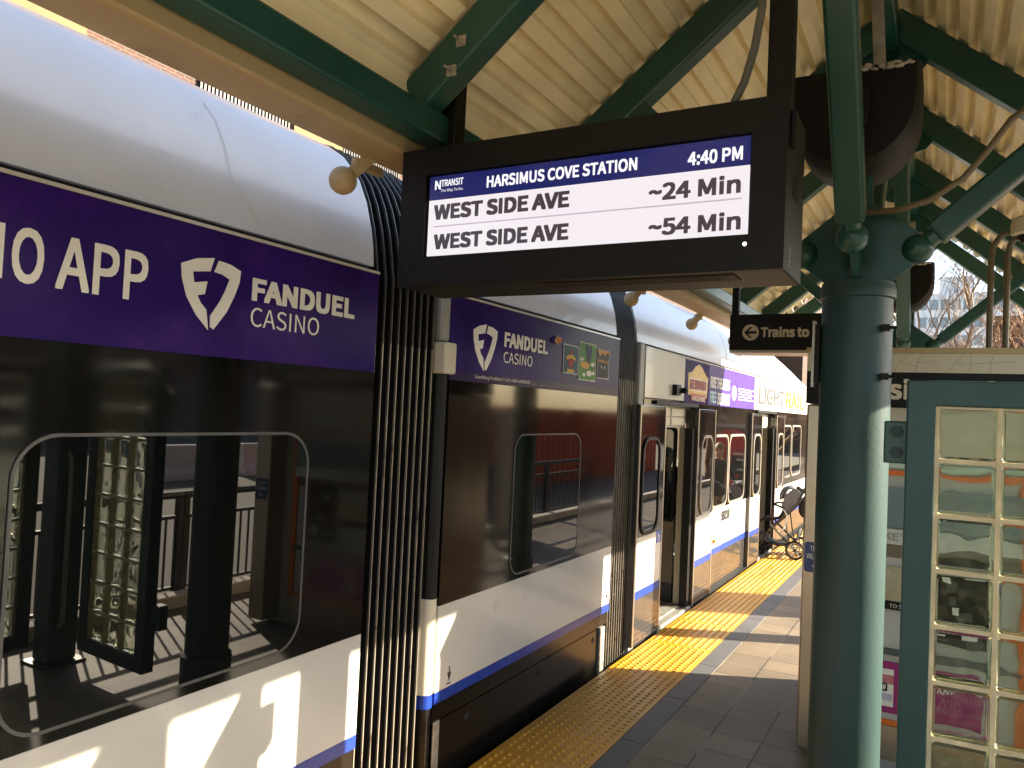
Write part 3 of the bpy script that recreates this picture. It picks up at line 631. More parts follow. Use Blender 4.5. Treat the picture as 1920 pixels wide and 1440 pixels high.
# ------------------------------------------------------------------ canopy
XC = -0.357; ZR = 4.53; YA, YB = -4.0, 11.0
SLO = {-1: 0.80, 1: 0.85}; EAVE = {-1: -1.92, 1: 1.16}
def rz(x): return ZR - SLO[1 if x > XC else -1] * abs(x - XC)           # underside line of the rafters
canopy = thing('platform_canopy', 'gabled station canopy with teal green rafters under a corrugated beige steel deck', 'canopy', (XC, 3.3, 3.1))
DT = 0.222
for sgn in (-1, 1):
    SL = SLO[sgn]; L_ = (abs(EAVE[sgn] - XC) + .13) * math.hypot(1, SL); nrib = 14; mb = MB(); pr = []
    p0 = L_ / nrib
    for k in range(nrib):
        s0 = k * p0
        pr += [(s0, 0.0), (s0 + p0 * .42, 0.0), (s0 + p0 * .52, .058), (s0 + p0 * .92, .058)]
    pr.append((L_, 0.0))
    ca, sa = 1 / math.hypot(1, SL), SL / math.hypot(1, SL)
    ystep = [YA, 0.0, 3.0, 6.0, 9.0, YB - .06]
    for yy in ystep:
        for s_, h in pr:
            x = XC + sgn * (0.02 + s_ * ca + h * sa); z = ZR + DT - s_ * sa + h * ca; mb.v.append((x, yy, z))
    n = len(pr)
    for j in range(len(ystep) - 1):
        for i in range(n - 1): a = j * n + i; mb.f.append((a, a + 1, a + n + 1, a + n)); mb.mi.append(0)
    dk = obj('roof_deck', mb, BEIGE, canopy)
    sm = dk.modifiers.new('sheet', 'SOLIDIFY'); sm.thickness = .004; sm.offset = 0
    # eave beam and gutter
    xe = EAVE[sgn]
    obj('eave_beam', MB().box(xe - .06, xe + .06, YA, YB, 3.20, 3.32), TEAL, canopy, bevel=.012)
    xg = xe + sgn * .175
    zt = ZR + DT - SL * (abs(xe - XC) + .06)
    obj('closure_plate', MB().box(xe + sgn * .062 - .006, xe + sgn * .062 + .006, YA, YB - .03, 3.302, zt + .05), BEIGE, canopy)
    g = MB().box(xg - .105, xg + .105, YA - .05, YB + .02, 3.14, 3.30); gt = obj('gutter', g, BEIGESHADE, canopy, bevel=.015)
    obj('gutter_lip', MB().box(xg + sgn * .105 - .012, xg + sgn * .105 + .012, YA - .05, YB + .02, 3.285, 3.315), BEIGESHADE, gt)
RY = [-2.35, -.75, .92, 2.55, 3.75, 5.27, 6.79, 8.32, 9.65, 10.93]
for yk in RY:
    rf = MB()
    for sgn in (-1, 1):
        a = (XC, yk, ZR + .108); SL = SLO[sgn]; e_ = abs(EAVE[sgn] - XC) + .03; b = (XC + sgn * e_, yk, ZR + .108 - SL * e_); rf.beam(a, b, .115, .165)
    r = obj('rafter', rf, TEAL, canopy, bevel=.014)
    P = [(-.24, rz(XC - .24) - ZR + .01), (0, .01), (.22, rz(XC + .22) - ZR + .01), (.17, -.235), (.09, -.255), (0, -.26), (-.10, -.25), (-.19, -.225)]
    obj('apex_gusset', MB().prism(P, (XC, yk, ZR), XD, ZD, -.008, .008), TEAL, r)
obj('ridge_beam', MB().box(XC - .05, XC + .05, YA, YB, ZR - .05, ZR + .13), TEAL, canopy, bevel=.01)
obj('shading_ridge_cap', MB().prism([(-.20, .10), (0, .26), (.20, .09), (.20, .10), (0, .275), (-.20, .11)], (XC, YA, ZR + DT), XD, ZD, 0, -(YB - YA)), BEIGE, canopy)  # unseen cap added to lift the ridge and keep sun off the train roof
# bolts and clips on the rafter that carries the display
yk = RY[3]
for xx in (-1.71, -1.75):
    bl = MB()
    zz = rz(xx) + .10 if xx == -1.71 else rz(xx) + .02
    bl.box(xx - .022, xx + .022, yk - .066, yk - .058, zz - .022, zz + .022); bl.lathe((xx, yk - .066, zz), [(.011, 0), (.011, -.014), (.006, -.014), (.006, -.045), (.001, -.045)], 8, 'y')
    obj('bolt_clip', bl, GALV, canopy)

# ------------------------------------------------------------------ column
def column(y, label, strap):
    c = thing('canopy_column', label, 'column', (XC, y, 0), 'columns along the canopy ridge')
    obj('shaft', MB().lathe((XC, y, 0), [(.147, .30), (.147, 2.70)], 48).lathe((XC, y, 0), [(.17, 0), (.17, .28), (.147, .30)], 48), TEALC, c, smooth=40)
    obj('cap_flange', MB().lathe((XC, y, 0), [(.147, 2.655), (.158, 2.66), (.158, 2.70), (.154, 2.708), (.151, 2.728), (.001, 2.73)], 48), TEALC, c, smooth=35)
    G = [(-.05, .36), (.05, .36), (.24, .215), (.25, .10), (.132, .0), (-.132, .0), (-.25, .10), (-.24, .215)]
    g = obj('gusset', MB().prism(G, (XC, y, 2.731), XD, ZD, -.012, .012).prism(G, (XC, y, 2.731), YD, ZD, -.012, .0119), STRUT, c)
    for dx, dy, w, sh in ((1, 0, .105, .9), (-1, 0, .105, .9), (0, -1, .112, 1.0), (0, 1, .112, 1.0)):
        bx, by, bz = XC + dx * .235, y + dy * .30, 2.875
        if dx: tx, ty = XC + dx * 1.08, y; tz = rz(tx) + .02
        else: tx, ty, tz = XC, y + dy * 1.62, ZR - .03
        d = Vector((tx - bx, ty - by, tz - bz)).normalized(); B = Vector((bx, by, bz))
        st = MB().beam(B + d * .085, (tx, ty, tz), w, w, (0, 1, 0) if dx else (1, 0, 0)); s_ = obj('strut', st, STRUT, c, bevel=.014)
        obj('ball_joint', MB().ball(B, .065, 24, 14).tube([B, B + d * .095], .04, 16), STRUT, s_, smooth=45)
    if strap:
        for z in (2.52, 2.31):
            b = obj('steel_band', MB().lathe((XC, y, z), [(.1475, -.006), (.1495, -.006), (.1495, .006), (.1475, .006)], 48), TEALC, c, smooth=40)
            obj('band_clamp', MB().box(XC + .112, XC + .142, y - .118, y - .085, z - .014, z + .014).tube([(XC + .135, y - .11, z), (XC + .17, y - .11, z)], .007, 8), BLACKP, b)
    return c
column(3.75, 'nearest round teal column with two strapped bands, right of the hanging display', True)
column(8.32, 'far round teal column behind the ticket kiosk, seen only by its top struts', False)
# edge-on small sign strapped to the near column
blade = thing('strapped_sign_case', 'narrow black sign case strapped edge-on to the left of the near teal column', 'sign case', (XC - .20, 3.62, 2.08))
obj('case', MB().box(XC - .170, XC - .145, 3.70, 3.735, 2.28, 2.545), BLACKP, blade, bevel=.004)
obj('case_rim', MB().ring([(3.69, 2.26), (3.745, 2.26), (3.745, 2.56), (3.69, 2.56)], [(3.702, 2.276), (3.733, 2.276), (3.733, 2.544), (3.702, 2.544)], (XC - .171, 0, 0), YD, ZD, -.006, .004), GALV, blade)

# ------------------------------------------------------------------ uplights
def uplight(y, label):
    u = thing('uplight', label, 'light fitting', (XC - .03, y, 3.2), 'dark uplights above the columns')
    xc = XC - .03; a, h = .265, .50; zt = 3.66
    # half-round trough, open on top, lying along y
    prof = [(-a, 0)] + [(-a * math.cos(math.pi * t / 16) if 0 < t < 16 else (-a if t == 0 else a), -.16 - .29 * math.sin(math.pi * t / 16)) for t in range(17)] + [(a, 0)]
    mb = MB(); n = len(prof); ys = [y - .20, y - .14, y + .14, y + .20]; sc = [.93, 1, 1, .93]
    for yy, s in zip(ys, sc):
        for px, pz in prof: mb.v.append((xc + px * s, yy, zt + pz * s))
    for j in range(3):
        for i in range(n - 1): q = j * n + i; mb.f.append((q, q + 1, q + n + 1, q + n)); mb.mi.append(0)
    mb.f.append(tuple(range(n))[::-1]); mb.f.append(tuple(range(3 * n, 4 * n))); mb.mi += [0, 0]
    b = obj('bowl', mb, BROWNB, u, smooth=45)
    obj('ballast_box', MB().box(xc - .02, xc + .07, y - .235, y - .20, 3.40, 3.56), BROWNB, u, bevel=.012)
    obj('support_pole', MB().tube([(XC + .03, y - .02, 3.05), (XC + .03, y - .02, 3.22)], .02, 12), TEAL, u)
    obj('hanger_tube', MB().beam((xc + .09, y + .1, 3.64), (xc + .06, y + .1, 4.12), .05, .05), GALV, u)
    mc = MB(); rnd = random.Random(5)
    for k in range(26): mc.ball((xc + .01 + rnd.random() * .22, y - .20 + rnd.uniform(-.01, .01), zt - .012 + rnd.uniform(-.008, .010)), rnd.uniform(.007, .015), 6, 4, (1.5, 1, .8))
    obj('dried_mud', mc, CRUST, b)
    return u
up1 = uplight(3.80, 'large dark half-round uplight behind the near column strut, mud along its rim')
up2 = copy_tree(up1); up2.location = (XC - .03, 3.80 + 4.57, 3.2); up2['label'] = 'small-looking dark uplight over the far column, against the sky gap'

# flexible conduit from the uplight to the right strut
cable = MB().tube([(XC + .02, 3.70, 3.04), (-.20, 3.62, 3.02), (-.08, 3.58, 3.04), (.04, 3.58, 3.12), (.12, 3.58, 3.22), (.20, 3.58, 3.34), (.30, 3.60, 3.42), (.45, 3.62, 3.55)], .013, 10)
tag(obj('flexible_conduit', cable, CABLE, smooth=60), 'bent tan conduit running from the uplight along the right teal strut', 'conduit')

# ------------------------------------------------------------------ departure display
disp = thing('departure_display', 'black hanging display screen listing two West Side Ave departures', 'display', (-1.22, 2.66, 2.58))
x0, x1, y0, y1, z0, z1 = -1.98, -0.455, 2.50, 2.835, 2.578, 3.138
sx0, sx1, sz0, sz1 = -1.845, -0.572, 2.700, 3.022
case = MB()
case.box(x0, x1, y0 + .02, y1, z0, z1); 
obj('housing', case, BLACKP, disp, bevel=.006)
fr = MB().ring([(x0, z0), (x1, z0), (x1, z1), (x0, z1)], [(sx0 - .012, sz0 - .006), (sx1 + .006, sz0 - .006), (sx1 + .006, sz1 + .006), (sx0 - .012, sz1 + .006)], (0, y0 + .02, 0), XD, ZD, 0.0005, .02)
obj('front_frame', fr, BLACKP, disp)
scr = MB(); hz = sz1 - .30 * (sz1 - sz0); ys = y0 + .012
scr.box(sx0, sx1, ys, y0 + .0192, sz0, hz, 0); scr.box(sx0, sx1, ys, y0 + .0192, hz, sz1, 1)
sc = obj('screen', scr, [SCREENW, SCREENB], disp)
TO = lambda x, z: (x, ys, z)
def st_(s, x, z, w, h, m, bold=0.01): return text('lettering', s, TO(x, z), XD, ZD, w, h, m, sc, bold, .002)
st_('HARSIMUS COVE STATION', -1.573, 2.951, .615, .046, SCRTXT, .018)
st_('4:40 PM', -.778, 2.944, .183, .047, SCRTXT, .018)
st_('TRANSIT', -1.788, 2.977, .105, .028, SCRTXT, .012)
st_('The Way To Go.', -1.790, 2.952, .108, .016, SCRTXT, .0)
lg = MB().prism([(0, 0), (.007, 0), (.007, .024), (.021, .0), (.028, 0), (.028, .036), (.022, .036), (.022, .012), (.008, .036), (0, .036)], TO(-1.819, 2.968), XD, ZD, .001, .002)
obj('agency_mark', lg, SCRTXT, sc)
st_('WEST SIDE AVE', -1.818, 2.843, .604, .063, SCRDARK, .030); st_('WEST SIDE AVE', -1.812, 2.723, .600, .063, SCRDARK, .030)
st_('~24 Min', -.912, 2.836, .314, .062, SCRDARK, .022); st_('~54 Min', -.908, 2.714, .314, .062, SCRDARK, .022)
obj('divider_line', MB().box(-1.818, -.594, ys - .002, ys - .0005, 2.8145, 2.8195), SCRLINE, sc)
for px in (-1.865, -.515):
    obj('hanger_post', MB().box(px - .04, px + .04, 2.64, 2.72, z1 + .002, rz(px) + .16), BLACKP, disp, bevel=.006)
ws = MB()
ws.box(-1.35, -.62, 2.55, 2.66, z0 - .004, z0 - .0005)
sl = MB()
for i in range(26):
    for j in range(3): sl.box(-1.32 + i * .025, -1.305 + i * .025, 2.565 + j * .03, 2.585 + j * .03, z0 - .0055, z0 - .0042)
v = obj('bottom_vent', ws, BROWNB, disp); obj('vent_slots', sl, BLACKM, v)
obj('front_lock', MB().lathe((-.535, y0, 2.665), [(.018, 0), (.018, -.004), (.010, -.004), (.009, -.001), (.001, -.001)], 20, 'y'), RUBBER, disp)
obj('front_lock', MB().lathe((-1.93, y0, 2.665), [(.013, 0), (.013, -.004), (.001, -.005)], 16, 'y'), RUBBER, disp)
obj('status_light', MB().lathe((-.577, y0, 2.664), [(.007, 0), (.006, -.003), (.001, -.004)], 14, 'y'), LEDM, disp)
sv = MB()
for k in range(4): sv.box(x1 + .0005, x1 + .003, 2.62 + k * .025, 2.632 + k * .025, 2.84, 2.91)
obj('side_vent', sv, BLACKM, disp)
obj('side_hinge', MB().box(x1 + .0005, x1 + .018, 2.54, 2.58, 2.98, 3.10), BLACKP, disp, bevel=.004)
text('maker_mark', 'itec', (x1, 2.60, 2.60), ZD, (0, -1, 0), .07, .03, GREYP, disp, 0, .003)
obj('junction_box', MB().box(-.86, -.70, 2.58, 2.70, z1 + .002, z1 + .032), GREYP, disp, bevel=.005)
cab = MB().tube([(-.66, 2.62, z1 + .002), (-.655, 2.62, z1 + .05), (-.625, 2.62, 3.25), (-.595, 2.62, 3.36), (-.575, 2.62, 3.5), (-.572, 2.62, 3.7), (-.572, 2.62, 3.95)], .014, 10)
tag(obj('display_cable', cab, mat('grey_cable', (.10, .10, .085), .5)), 'grey cable curving from the display top up its right hanger post', 'cable')

# ------------------------------------------------------------------ "Trains to" sign
trs = thing('direction_sign', 'black hanging sign reading Trains to with a left arrow in a pale disc', 'sign', (-1.1, 6.05, 2.63))
a0, a1, b0, b1 = -1.475, -.55, 2.632, 2.905
obj('sign_box', MB().box(a0, a1, 6.0, 6.14, b0, b1), BLACKP, trs, bevel=.004)
obj('bottom_tray', MB().box(a0 + .004, a1 - .004, 6.004, 6.32, b0 - .022, b0 - .002), STEEL, trs)
dc = MB(); dc.prism([(.062 * math.cos(t * .262), .062 * math.sin(t * .262)) for t in range(24)], (-1.315, 6.0, 2.765), XD, ZD, .001, .003)
ds = obj('arrow_disc', dc, SIGNLET, trs)
ar = MB().prism([(-.048, 0), (-.005, .042), (.014, .042), (-.019, .010), (.046, .010), (.046, -.010), (-.019, -.010), (.014, -.042), (-.005, -.042)], (-1.315, 6.0, 2.765), XD, ZD, .003, .0045)
obj('arrow', ar, BLACKP, ds)
text('lettering', 'Trains to P', (-1.238, 5.999, 2.727), XD, ZD, .42, .080, SIGNLET, trs, .028, .003)
for px in (-1.45, -.65): obj('hanger_post', MB().box(px - .025, px + .025, 6.05, 6.10, b1 + .002, rz(px) + .02), BLACKP, trs)

# ------------------------------------------------------------------ globe lamps on the gutter
g0 = None
for i, yg in enumerate((2.447, 4.17, 5.90, 7.62, 9.35)):
    lab = ['beige ball fitting on the gutter, largest, above the first bellows', 'beige ball fitting on the gutter, hidden behind the display', 'beige ball fitting on the gutter just right of the display underside', 'beige ball fitting on the gutter beside the Trains to sign', 'beige ball fitting on the gutter, farthest, under the Trains to sign'][i]
    if g0 is None:
        g0 = thing('gutter_ball_fitting', lab, 'ball fitting', (-2.25, yg, 3.04), 'ball fittings along the gutter')
        obj('ball', MB().ball((-2.255, yg, 3.035), .060, 24, 14), BEIGESHADE, g0, smooth=60)
        obj('bracket', MB().beam((-2.24, yg + .02, 3.06), (-2.19, yg + .10, 3.16), .055, .055).box(-2.235, -2.202, yg + .02, yg + .20, 3.10, 3.139), BEIGESHADE, g0, bevel=.006)
    else:
        c = copy_tree(g0); c.location = (-2.25, yg, 3.04); c['label'] = lab

# ------------------------------------------------------------------ ticket kiosk
kio = thing('ticket_kiosk', 'stainless ticket machine enclosure with a black station name band behind the teal column', 'ticket kiosk', (0, 6.0, 0))
KY = 5.27; KB = 6.82
obj('side_wing', MB().box(-.775, -.60, KY - .04, KB, .04, 2.215), STEEL, kio, bevel=.012)
obj('side_wing', MB().box(.58, .765, KY - .14, KB, .04, 2.215), STEEL, kio, bevel=.012)
obj('plinth', MB().box(-.74, .73, KY + .05, KB - .04, 0, .06), GREYP, kio)
obj('enclosure', MB().box(-.598, .578, KY + .06, KB - .02, .06, 2.215), mat('machine_face', (0.46, 0.46, 0.43), 0.4, var=0.06), kio)
hd = obj('header_box', MB().box(-.785, .775, KY - .02, KB, 2.43, 2.545), CREAM, kio)
obj('header_beam', MB().box(-.79, .78, KY - .03, KB + .01, 2.546, 2.58), BEIGESHADE, hd)
cr = MB(); rnd = random.Random(2); x = -.28
while x < .6:
    a = (x, 2.434); b = (x + rnd.uniform(-.05, .09), 2.545); n = (x + rnd.uniform(.05, .13), rnd.uniform(2.46, 2.52)); m_ = ((a[0] + b[0]) / 2 + rnd.uniform(-.012, .012), 2.49)
    for p, q in ((a, m_), (m_, b), (m_, n)): cr.tube([(p[0], KY - .0202, p[1]), ((p[0] + q[0]) / 2, KY - .0202, (p[1] + q[1]) / 2 + rnd.uniform(-.006, .006)), (q[0], KY - .0202, q[1])], .0009, 4)
    x += rnd.uniform(.09, .17)
obj('hairline_cracks', cr, mat('crack_brown', (.20, .17, .11), .8), hd)
nb = obj('name_band', MB().box(-.785, .775, KY - .021, KB, 2.222, 2.429), BLACKP, kio)
text('lettering', 'Harsimus Cove', (-.565, KY - .021, 2.262), XD, ZD, 1.10, .128, SIGNLET, nb, .02, .003)
# front of the machine
F = KY + .06
def fp(name, x0, x1, z0, z1, m, t=.01, parent=kio, lab=None): return obj(name, MB().box(x0, x1, F - t, F - .0005, z0, z1), m, parent)
fp('top_panel', -.598, .578, 1.84, 2.214, CREAM, .008)
fp('orange_frame', -.56, .46, 1.797, 1.826, ORANGE, .02); fp('orange_frame', -.56, .46, .275, .305, ORANGE, .02)
fp('orange_frame', -.56, -.525, .306, 1.796, ORANGE, .02); fp('orange_frame', .40, .46, .306, 1.796, ORANGE, .02)
fp('glass_strip', -.52, .42, 1.842, 1.88, mat('pale_green_strip', (.48, .62, .52), .3), .03)
fp('screen_hood', -.52, .42, 1.48, 1.72, mat('blue_grey_panel', (.16, .22, .24), .25, var=.1), .03)
tp = fp('ticket_strip', -.52, .42, 1.375, 1.468, mat('pale_strip', (.56, .57, .53), .4), .035)
text('lettering', 'TICKETS', (-.435, F - .035, 1.398), XD, ZD, .30, .046, GREYP, tp, .01, .002)
fp('slot_recess', -.52, .42, 1.29, 1.372, mat('brown_recess', (.17, .14, .10), .6), .006)
fp('pay_panel', -.52, -.10, 1.03, 1.235, STEEL, .02)
text('faint_lettering', 'PAY', (-.33, F - .02, 1.17), XD, ZD, .10, .035, CREAM, kio, 0, .003)
au = fp('audio_strip', -.50, -.12, .975, 1.022, BLACKP, .022)
text('lettering', 'TO START AUDIO', (-.27 , F - .022, .988), XD, ZD, .25, .022, PAPER, au, 0, .002)
blk = fp('control_panel', -.09, .26, .80, 1.33, BLACKP, .022)
ct = MB()
for (a, b, c, d) in ((.0, .05, 1.18, 1.24), (.07, .11, 1.0, 1.05), (-.05, .03, .88, .90), (.12, .2, .86, .95)): ct.box(a, b, F - .026, F - .0225, c, d)
obj('buttons', ct, PAPER, blk)
fp('service_rail', -.52, .42, .70, .735, mat('slate_rail', (.07, .09, .09), .4), .03)
mg = fp('promo_poster', -.52, .22, .345, .655, MAGENTA, .012)
text('lettering', 'TOUCHES', (.0, F - .012, .575), XD, ZD, .20, .04, PAPER, mg, .01, .002); text('lettering', 'AND', (.0, F - .012, .52), XD, ZD, .10, .04, PAPER, mg, .01, .002)
pc = MB().box(-.36, -.235, F - .0145, F - .0125, .385, .61, 0).box(-.36, -.235, F - .016, F - .0147, .52, .575, 1).box(-.355, -.24, F - .016, F - .0147, .42, .46, 2)
pcard = obj('poster_card', pc, [PAPER, mat('card_pink', (.55, .18, .2), .5, var=.3, vscale=20), mat('card_lilac', (.42, .40, .52), .5, var=.2, vscale=20)], mg)
ni = MB().prism(rrect(-.318, -.268, .475, .525, .01), (0, F - .0165, 0), XD, ZD, 0, .0015, 0)
ni.prism([(-.312, .485), (-.306, .485), (-.306, .508), (-.294, .485), (-.286, .485), (-.286, .515), (-.292, .515), (-.292, .494), (-.303, .515), (-.312, .515)], (0, F - .018, 0), XD, ZD, 0, .0012, 1)
ni.prism([(-.284, .515), (-.278, .515), (-.278, .494), (-.284, .484), (-.290, .484), (-.290, .490), (-.284, .494)], (0, F - .018, 0), XD, ZD, 0, .0012, 1)
obj('agency_mark', ni, [LETK, PAPER], pcard)
fp('base_panel', -.56, .46, .065, .268, STEEL, .015)
def vsticker(xa, xb, zc, mir):
    s = obj('validator_sticker', MB().prism(rrect(xa, xb, zc - .09, zc + .10, .02), (0, KY - (.04 if xa < 0 else .14), 0), XD, ZD, .001, .003), NAVY, kio)
    yy = KY - (.04 if xa < 0 else .14) - .003; w = xb - xa
    text('lettering', 'TICKET', (xa + w * .22, yy, zc + .045), XD, ZD, w * .56, .032, PAPER, s, .01, .0015)
    text('lettering', 'VALIDATOR', (xa + w * .08, yy, zc - .005), XD, ZD, w * .84, .034, PAPER, s, .01, .0015)
    a = [(-.03, 0), (-.006, .02), (-.002, .015), (-.018, .003), (.03, .003), (.03, -.003), (-.018, -.003), (-.002, -.015), (-.006, -.02)]
    if mir: a = [(-p, q) for p, q in a]
    obj('arrow', MB().prism(a, ((xa + xb) / 2, yy, zc - .05), XD, ZD, .0005, .0015), PAPER, s)
vsticker(-.76, -.605, 1.24, False); vsticker(.595, .75, 1.24, True)

# ------------------------------------------------------------------ glass block windscreens
def windscreen(cx, cy, ang, label, cols=3):
    ca, sa = math.cos(ang), math.sin(ang); W = cols * .208 + .015; fw = .10
    u = Vector((ca, sa, 0)); o = Vector((cx, cy, 0))
    t = thing('glass_block_windscreen', label, 'windscreen', (cx, cy, 0.17), 'glass block windscreens')
    z0, z1 = .17, 2.285
    fr = MB(); d = .045
    fr.ring([(0, z0), (W + 2 * fw, z0), (W + 2 * fw, z1), (0, z1)], [(fw, z0 + fw), (W + fw, z0 + fw), (W + fw, z1 - fw), (fw, z1 - fw)], o, u, ZD, -d, d)
    obj('frame', fr, SCRF, t, bevel=.006)
    nr = 9; ph = (z1 - z0 - 2 * fw) / nr; g = MB()
    for i in range(cols + 1):
        a = fw + .0075 + i * .208; g.prism([(a - .0085, z0 + fw), (a + .0085, z0 + fw), (a + .0085, z1 - fw), (a - .0085, z1 - fw)], o, u, ZD, -.030, .030)
    for j in range(nr + 1):
        b = z0 + fw + j * ph; b0_, b1_ = max(b - .0085, z0 + fw + .001), min(b + .0085, z1 - fw - .001)
        for i in range(cols):
            a = fw + .016 + i * .208; g.prism([(a + .0005, b0_), (a + .190, b0_), (a + .190, b1_), (a + .0005, b1_)], o, u, ZD, -.030, .0299)
    obj('grout', g, GROUT, t)
    for i in range(cols):
        for j in range(nr):
            a0_ = fw + .017 + i * .208; b0_ = z0 + fw + .0095 + j * ph
            mb = MB(); w2, h2 = .189, ph - .019
            P0 = rrect(a0_, a0_ + w2, b0_, b0_ + h2, .016, 3); P1 = rrect(a0_ + .008, a0_ + w2 - .008, b0_ + .008, b0_ + h2 - .008, .012, 3); n = len(P0)
            for P, dd in ((P1, -.042), (P0, -.032), (P0, .032), (P1, .042)): mb.v += [tuple(o + u * a + Vector((0, 0, b)) + u.cross(Vector(ZD)) * dd) for a, b in P]
            for k in range(3):
                for q in range(n): r = (q + 1) % n; mb.f.append((k * n + q, k * n + r, (k + 1) * n + r, (k + 1) * n + q)); mb.mi.append(0)
            mb.f.append(tuple(reversed(range(n)))); mb.f.append(tuple(range(3 * n, 4 * n))); mb.mi += [0, 0]
            obj('glass_block', mb, GBLOCK, t, smooth=40)
    return t
ws1 = windscreen(-.135, 3.45, R(4), 'teal framed glass block screen bolted to the right of the near column')
for zb in (.55, 2.035):
    bk = obj('bracket', MB().box(-.215, -.125, 3.46, 3.53, zb - .085, zb + .085), TEAL, ws1, bevel=.006)
    for z in (zb - .042, zb + .042): obj('bracket_bolt', MB().lathe((-.168, 3.46, z), [(.026, 0), (.026, -.004), (.019, -.004), (.019, -.016), (.009, -.016), (.009, -.026), (.001, -.026)], 6, 'y'), TEALC, bk)
ws2 = windscreen(1.06, 2.45, R(90), 'second glass block screen, farther right along the platform, seen in the train window')
post = thing('windscreen_post', 'dark teal square post between the two glass block screens, seen in the train window', 'post', (1.06, 3.50, 0))
obj('shaft', MB().box(.95, 1.17, 3.40, 3.62, .02, 2.95), TEAL, post, bevel=.02)
obj('base_plate', MB().box(.90, 1.22, 3.35, 3.67, 0, .02), TEAL, post)
obj('conduit_loop', MB().tube([(.94, 3.46, .30), (.90, 3.46, .34), (.90, 3.46, 1.50), (.915, 3.46, 1.58), (.95, 3.46, 1.62)], .016, 10), GALV, post, smooth=60)

# ------------------------------------------------------------------ conduits and dome camera above the kiosk
for i, (px, lab) in enumerate(((.214, 'left of two upright tan conduits rising from the kiosk header'), (.296, 'right of two upright tan conduits rising from the kiosk header'))):
    zt = 3.22 - i * .0
    t = thing('conduit_pipe', lab, 'conduit', (px, KY + .05, 2.58), 'upright conduits on the kiosk header')
    obj('pipe', MB().tube([(px, KY + .05, 2.575), (px, KY + .05, 3.10), (px + .01, KY + .05, 3.19), (px + .045, KY + .05, 3.25), (px + .10, KY + .05, 3.275), (px + .5, KY + .05, 3.28)], .017, 12), CABLE, t, smooth=60)
    obj('coupling', MB().tube([(px, KY + .05, 2.98), (px, KY + .05, 3.03)], .021, 12), CABLE, t)
cc = thing('dome_camera', 'ivory dome security camera hanging below the canopy at the right edge', 'security camera', (.385, 5.30, 3.36))
obj('housing', MB().lathe((.395, 5.30, 3.24), [(.001, .11), (.06, .11), (.085, .09), (.09, .05), (.09, .01), (.075, 0), (.001, 0)], 32), CCTVW, cc, smooth=35)
obj('dome', MB().ball((.395, 5.30, 3.24), .058, 24, 12, (1, 1, .9)), mat('smoked_dome', (.01, .01, .012), .03, ior=1.6, var=0), cc, smooth=60)
obj('hanger', MB().tube([(.395, 5.30, 3.34), (.395, 5.30, 3.72)], .016, 10), CABLE, cc)

# ------------------------------------------------------------------ railing on the street side
def railing(y0, y1, label):
    t = thing('platform_railing', label, 'railing', (1.90, (y0 + y1) / 2, 0), 'railing panels along the street side')
    obj('hand_rail', MB().tube([(1.88, y0, 1.07), (1.88, y1, 1.07)], .036, 14), IRON, t, smooth=60)
    rl = MB().box(1.88, 1.92, y0, y1, .83, .865).box(1.88, 1.92, y0, y1, .12, .15); obj('rail', rl, IRON, t)
    bars = MB(); y = y0 + .08; n = 0
    while y < y1 - .03: bars.box(1.891, 1.909, y - .009, y + .009, .15, .83); y += .112
    obj('balusters', bars, IRON, t)['kind'] = 'stuff'
    for yy in (y0 + .03, y1 - .03): obj('post', MB().box(1.865, 1.935, yy - .03, yy + .03, .0, 1.10), IRON, t)
    return t
rnames = ['beside the second screen', 'behind the near column', 'behind the ticket kiosk', 'beyond the ticket kiosk', 'opposite the open train door', 'near the pushchair', 'past the pushchair', 'at the far platform end']
r0 = railing(-3.0, -.95, 'black railing panel behind the camera side of the platform')
for k, nm in enumerate(rnames):
    c = copy_tree(r0); c.location = (1.90, -1.975 + 2.06 * (k + 1), 0); c['label'] = 'black bar railing panel ' + nm + ', street side'

# ------------------------------------------------------------------ things across the street and at the platform end
con = thing('shipping_container', 'rust red corrugated container with white letters, mirrored in the train side', 'container', (7.2, 25.8, -.25))
mb = MB(); n = 0; ys = []; y = 17.6
while y < 31.9:
    ys += [(y, 6.0), (y + .14, 6.0), (y + .19, 6.06), (y + .33, 6.06)]; y += .38
k = len(ys)
for yy, xx in ys: mb.v += [(xx, yy, -.25), (xx, yy, 2.08)]
for i in range(k - 1): mb.f.append((2 * i, 2 * i + 1, 2 * i + 3, 2 * i + 2)); mb.mi.append(0)
mb.box(6.07, 8.44, 17.6, 31.9, -.25, 2.06)
obj('container_shell', mb, RUSTRED, con)
obj('top_rail', MB().box(5.97, 6.1, 17.55, 31.95, 2.06, 2.16), RUSTRED, con)
for i, chx in enumerate('TTO'): text('lettering', chx, (5.985, 29.9 + .55, 1.40 - i * .62), (0, -1, 0), ZD, .42, .48, PAPER, con, .02, .01)
for k, (yy, w) in enumerate(((15.9, 1.9), (12.9, 1.9))):
    P = [(-.28, 0), (.28, 0), (.26, .18), (.11, .35), (.09, .95), (-.09, .95), (-.11, .35), (-.26, .18)]
    b = obj('traffic_barrier', MB().prism(P, (13.2, yy, -.25), XD, ZD, 0, -w), mat('barrier_white', (.72, .70, .66), .6, var=.1) if k == 0 else MATS['barrier_white'], bevel=.03)
    tag(b, ['white road barrier across the street, farther one, mirrored in the train window', 'white road barrier across the street, nearer one, mirrored in the train window'][k], 'barrier', 'white road barriers')
rb = obj('traffic_drum', MB().lathe((12.6, 14.6, -.25), [(.30, 0), (.30, .06), (.24, .07), (.20, .85), (.15, .92), (.001, .92)], 20), REDP, smooth=40)
tag(rb, 'red traffic drum standing beside the white barriers across the street', 'traffic drum')
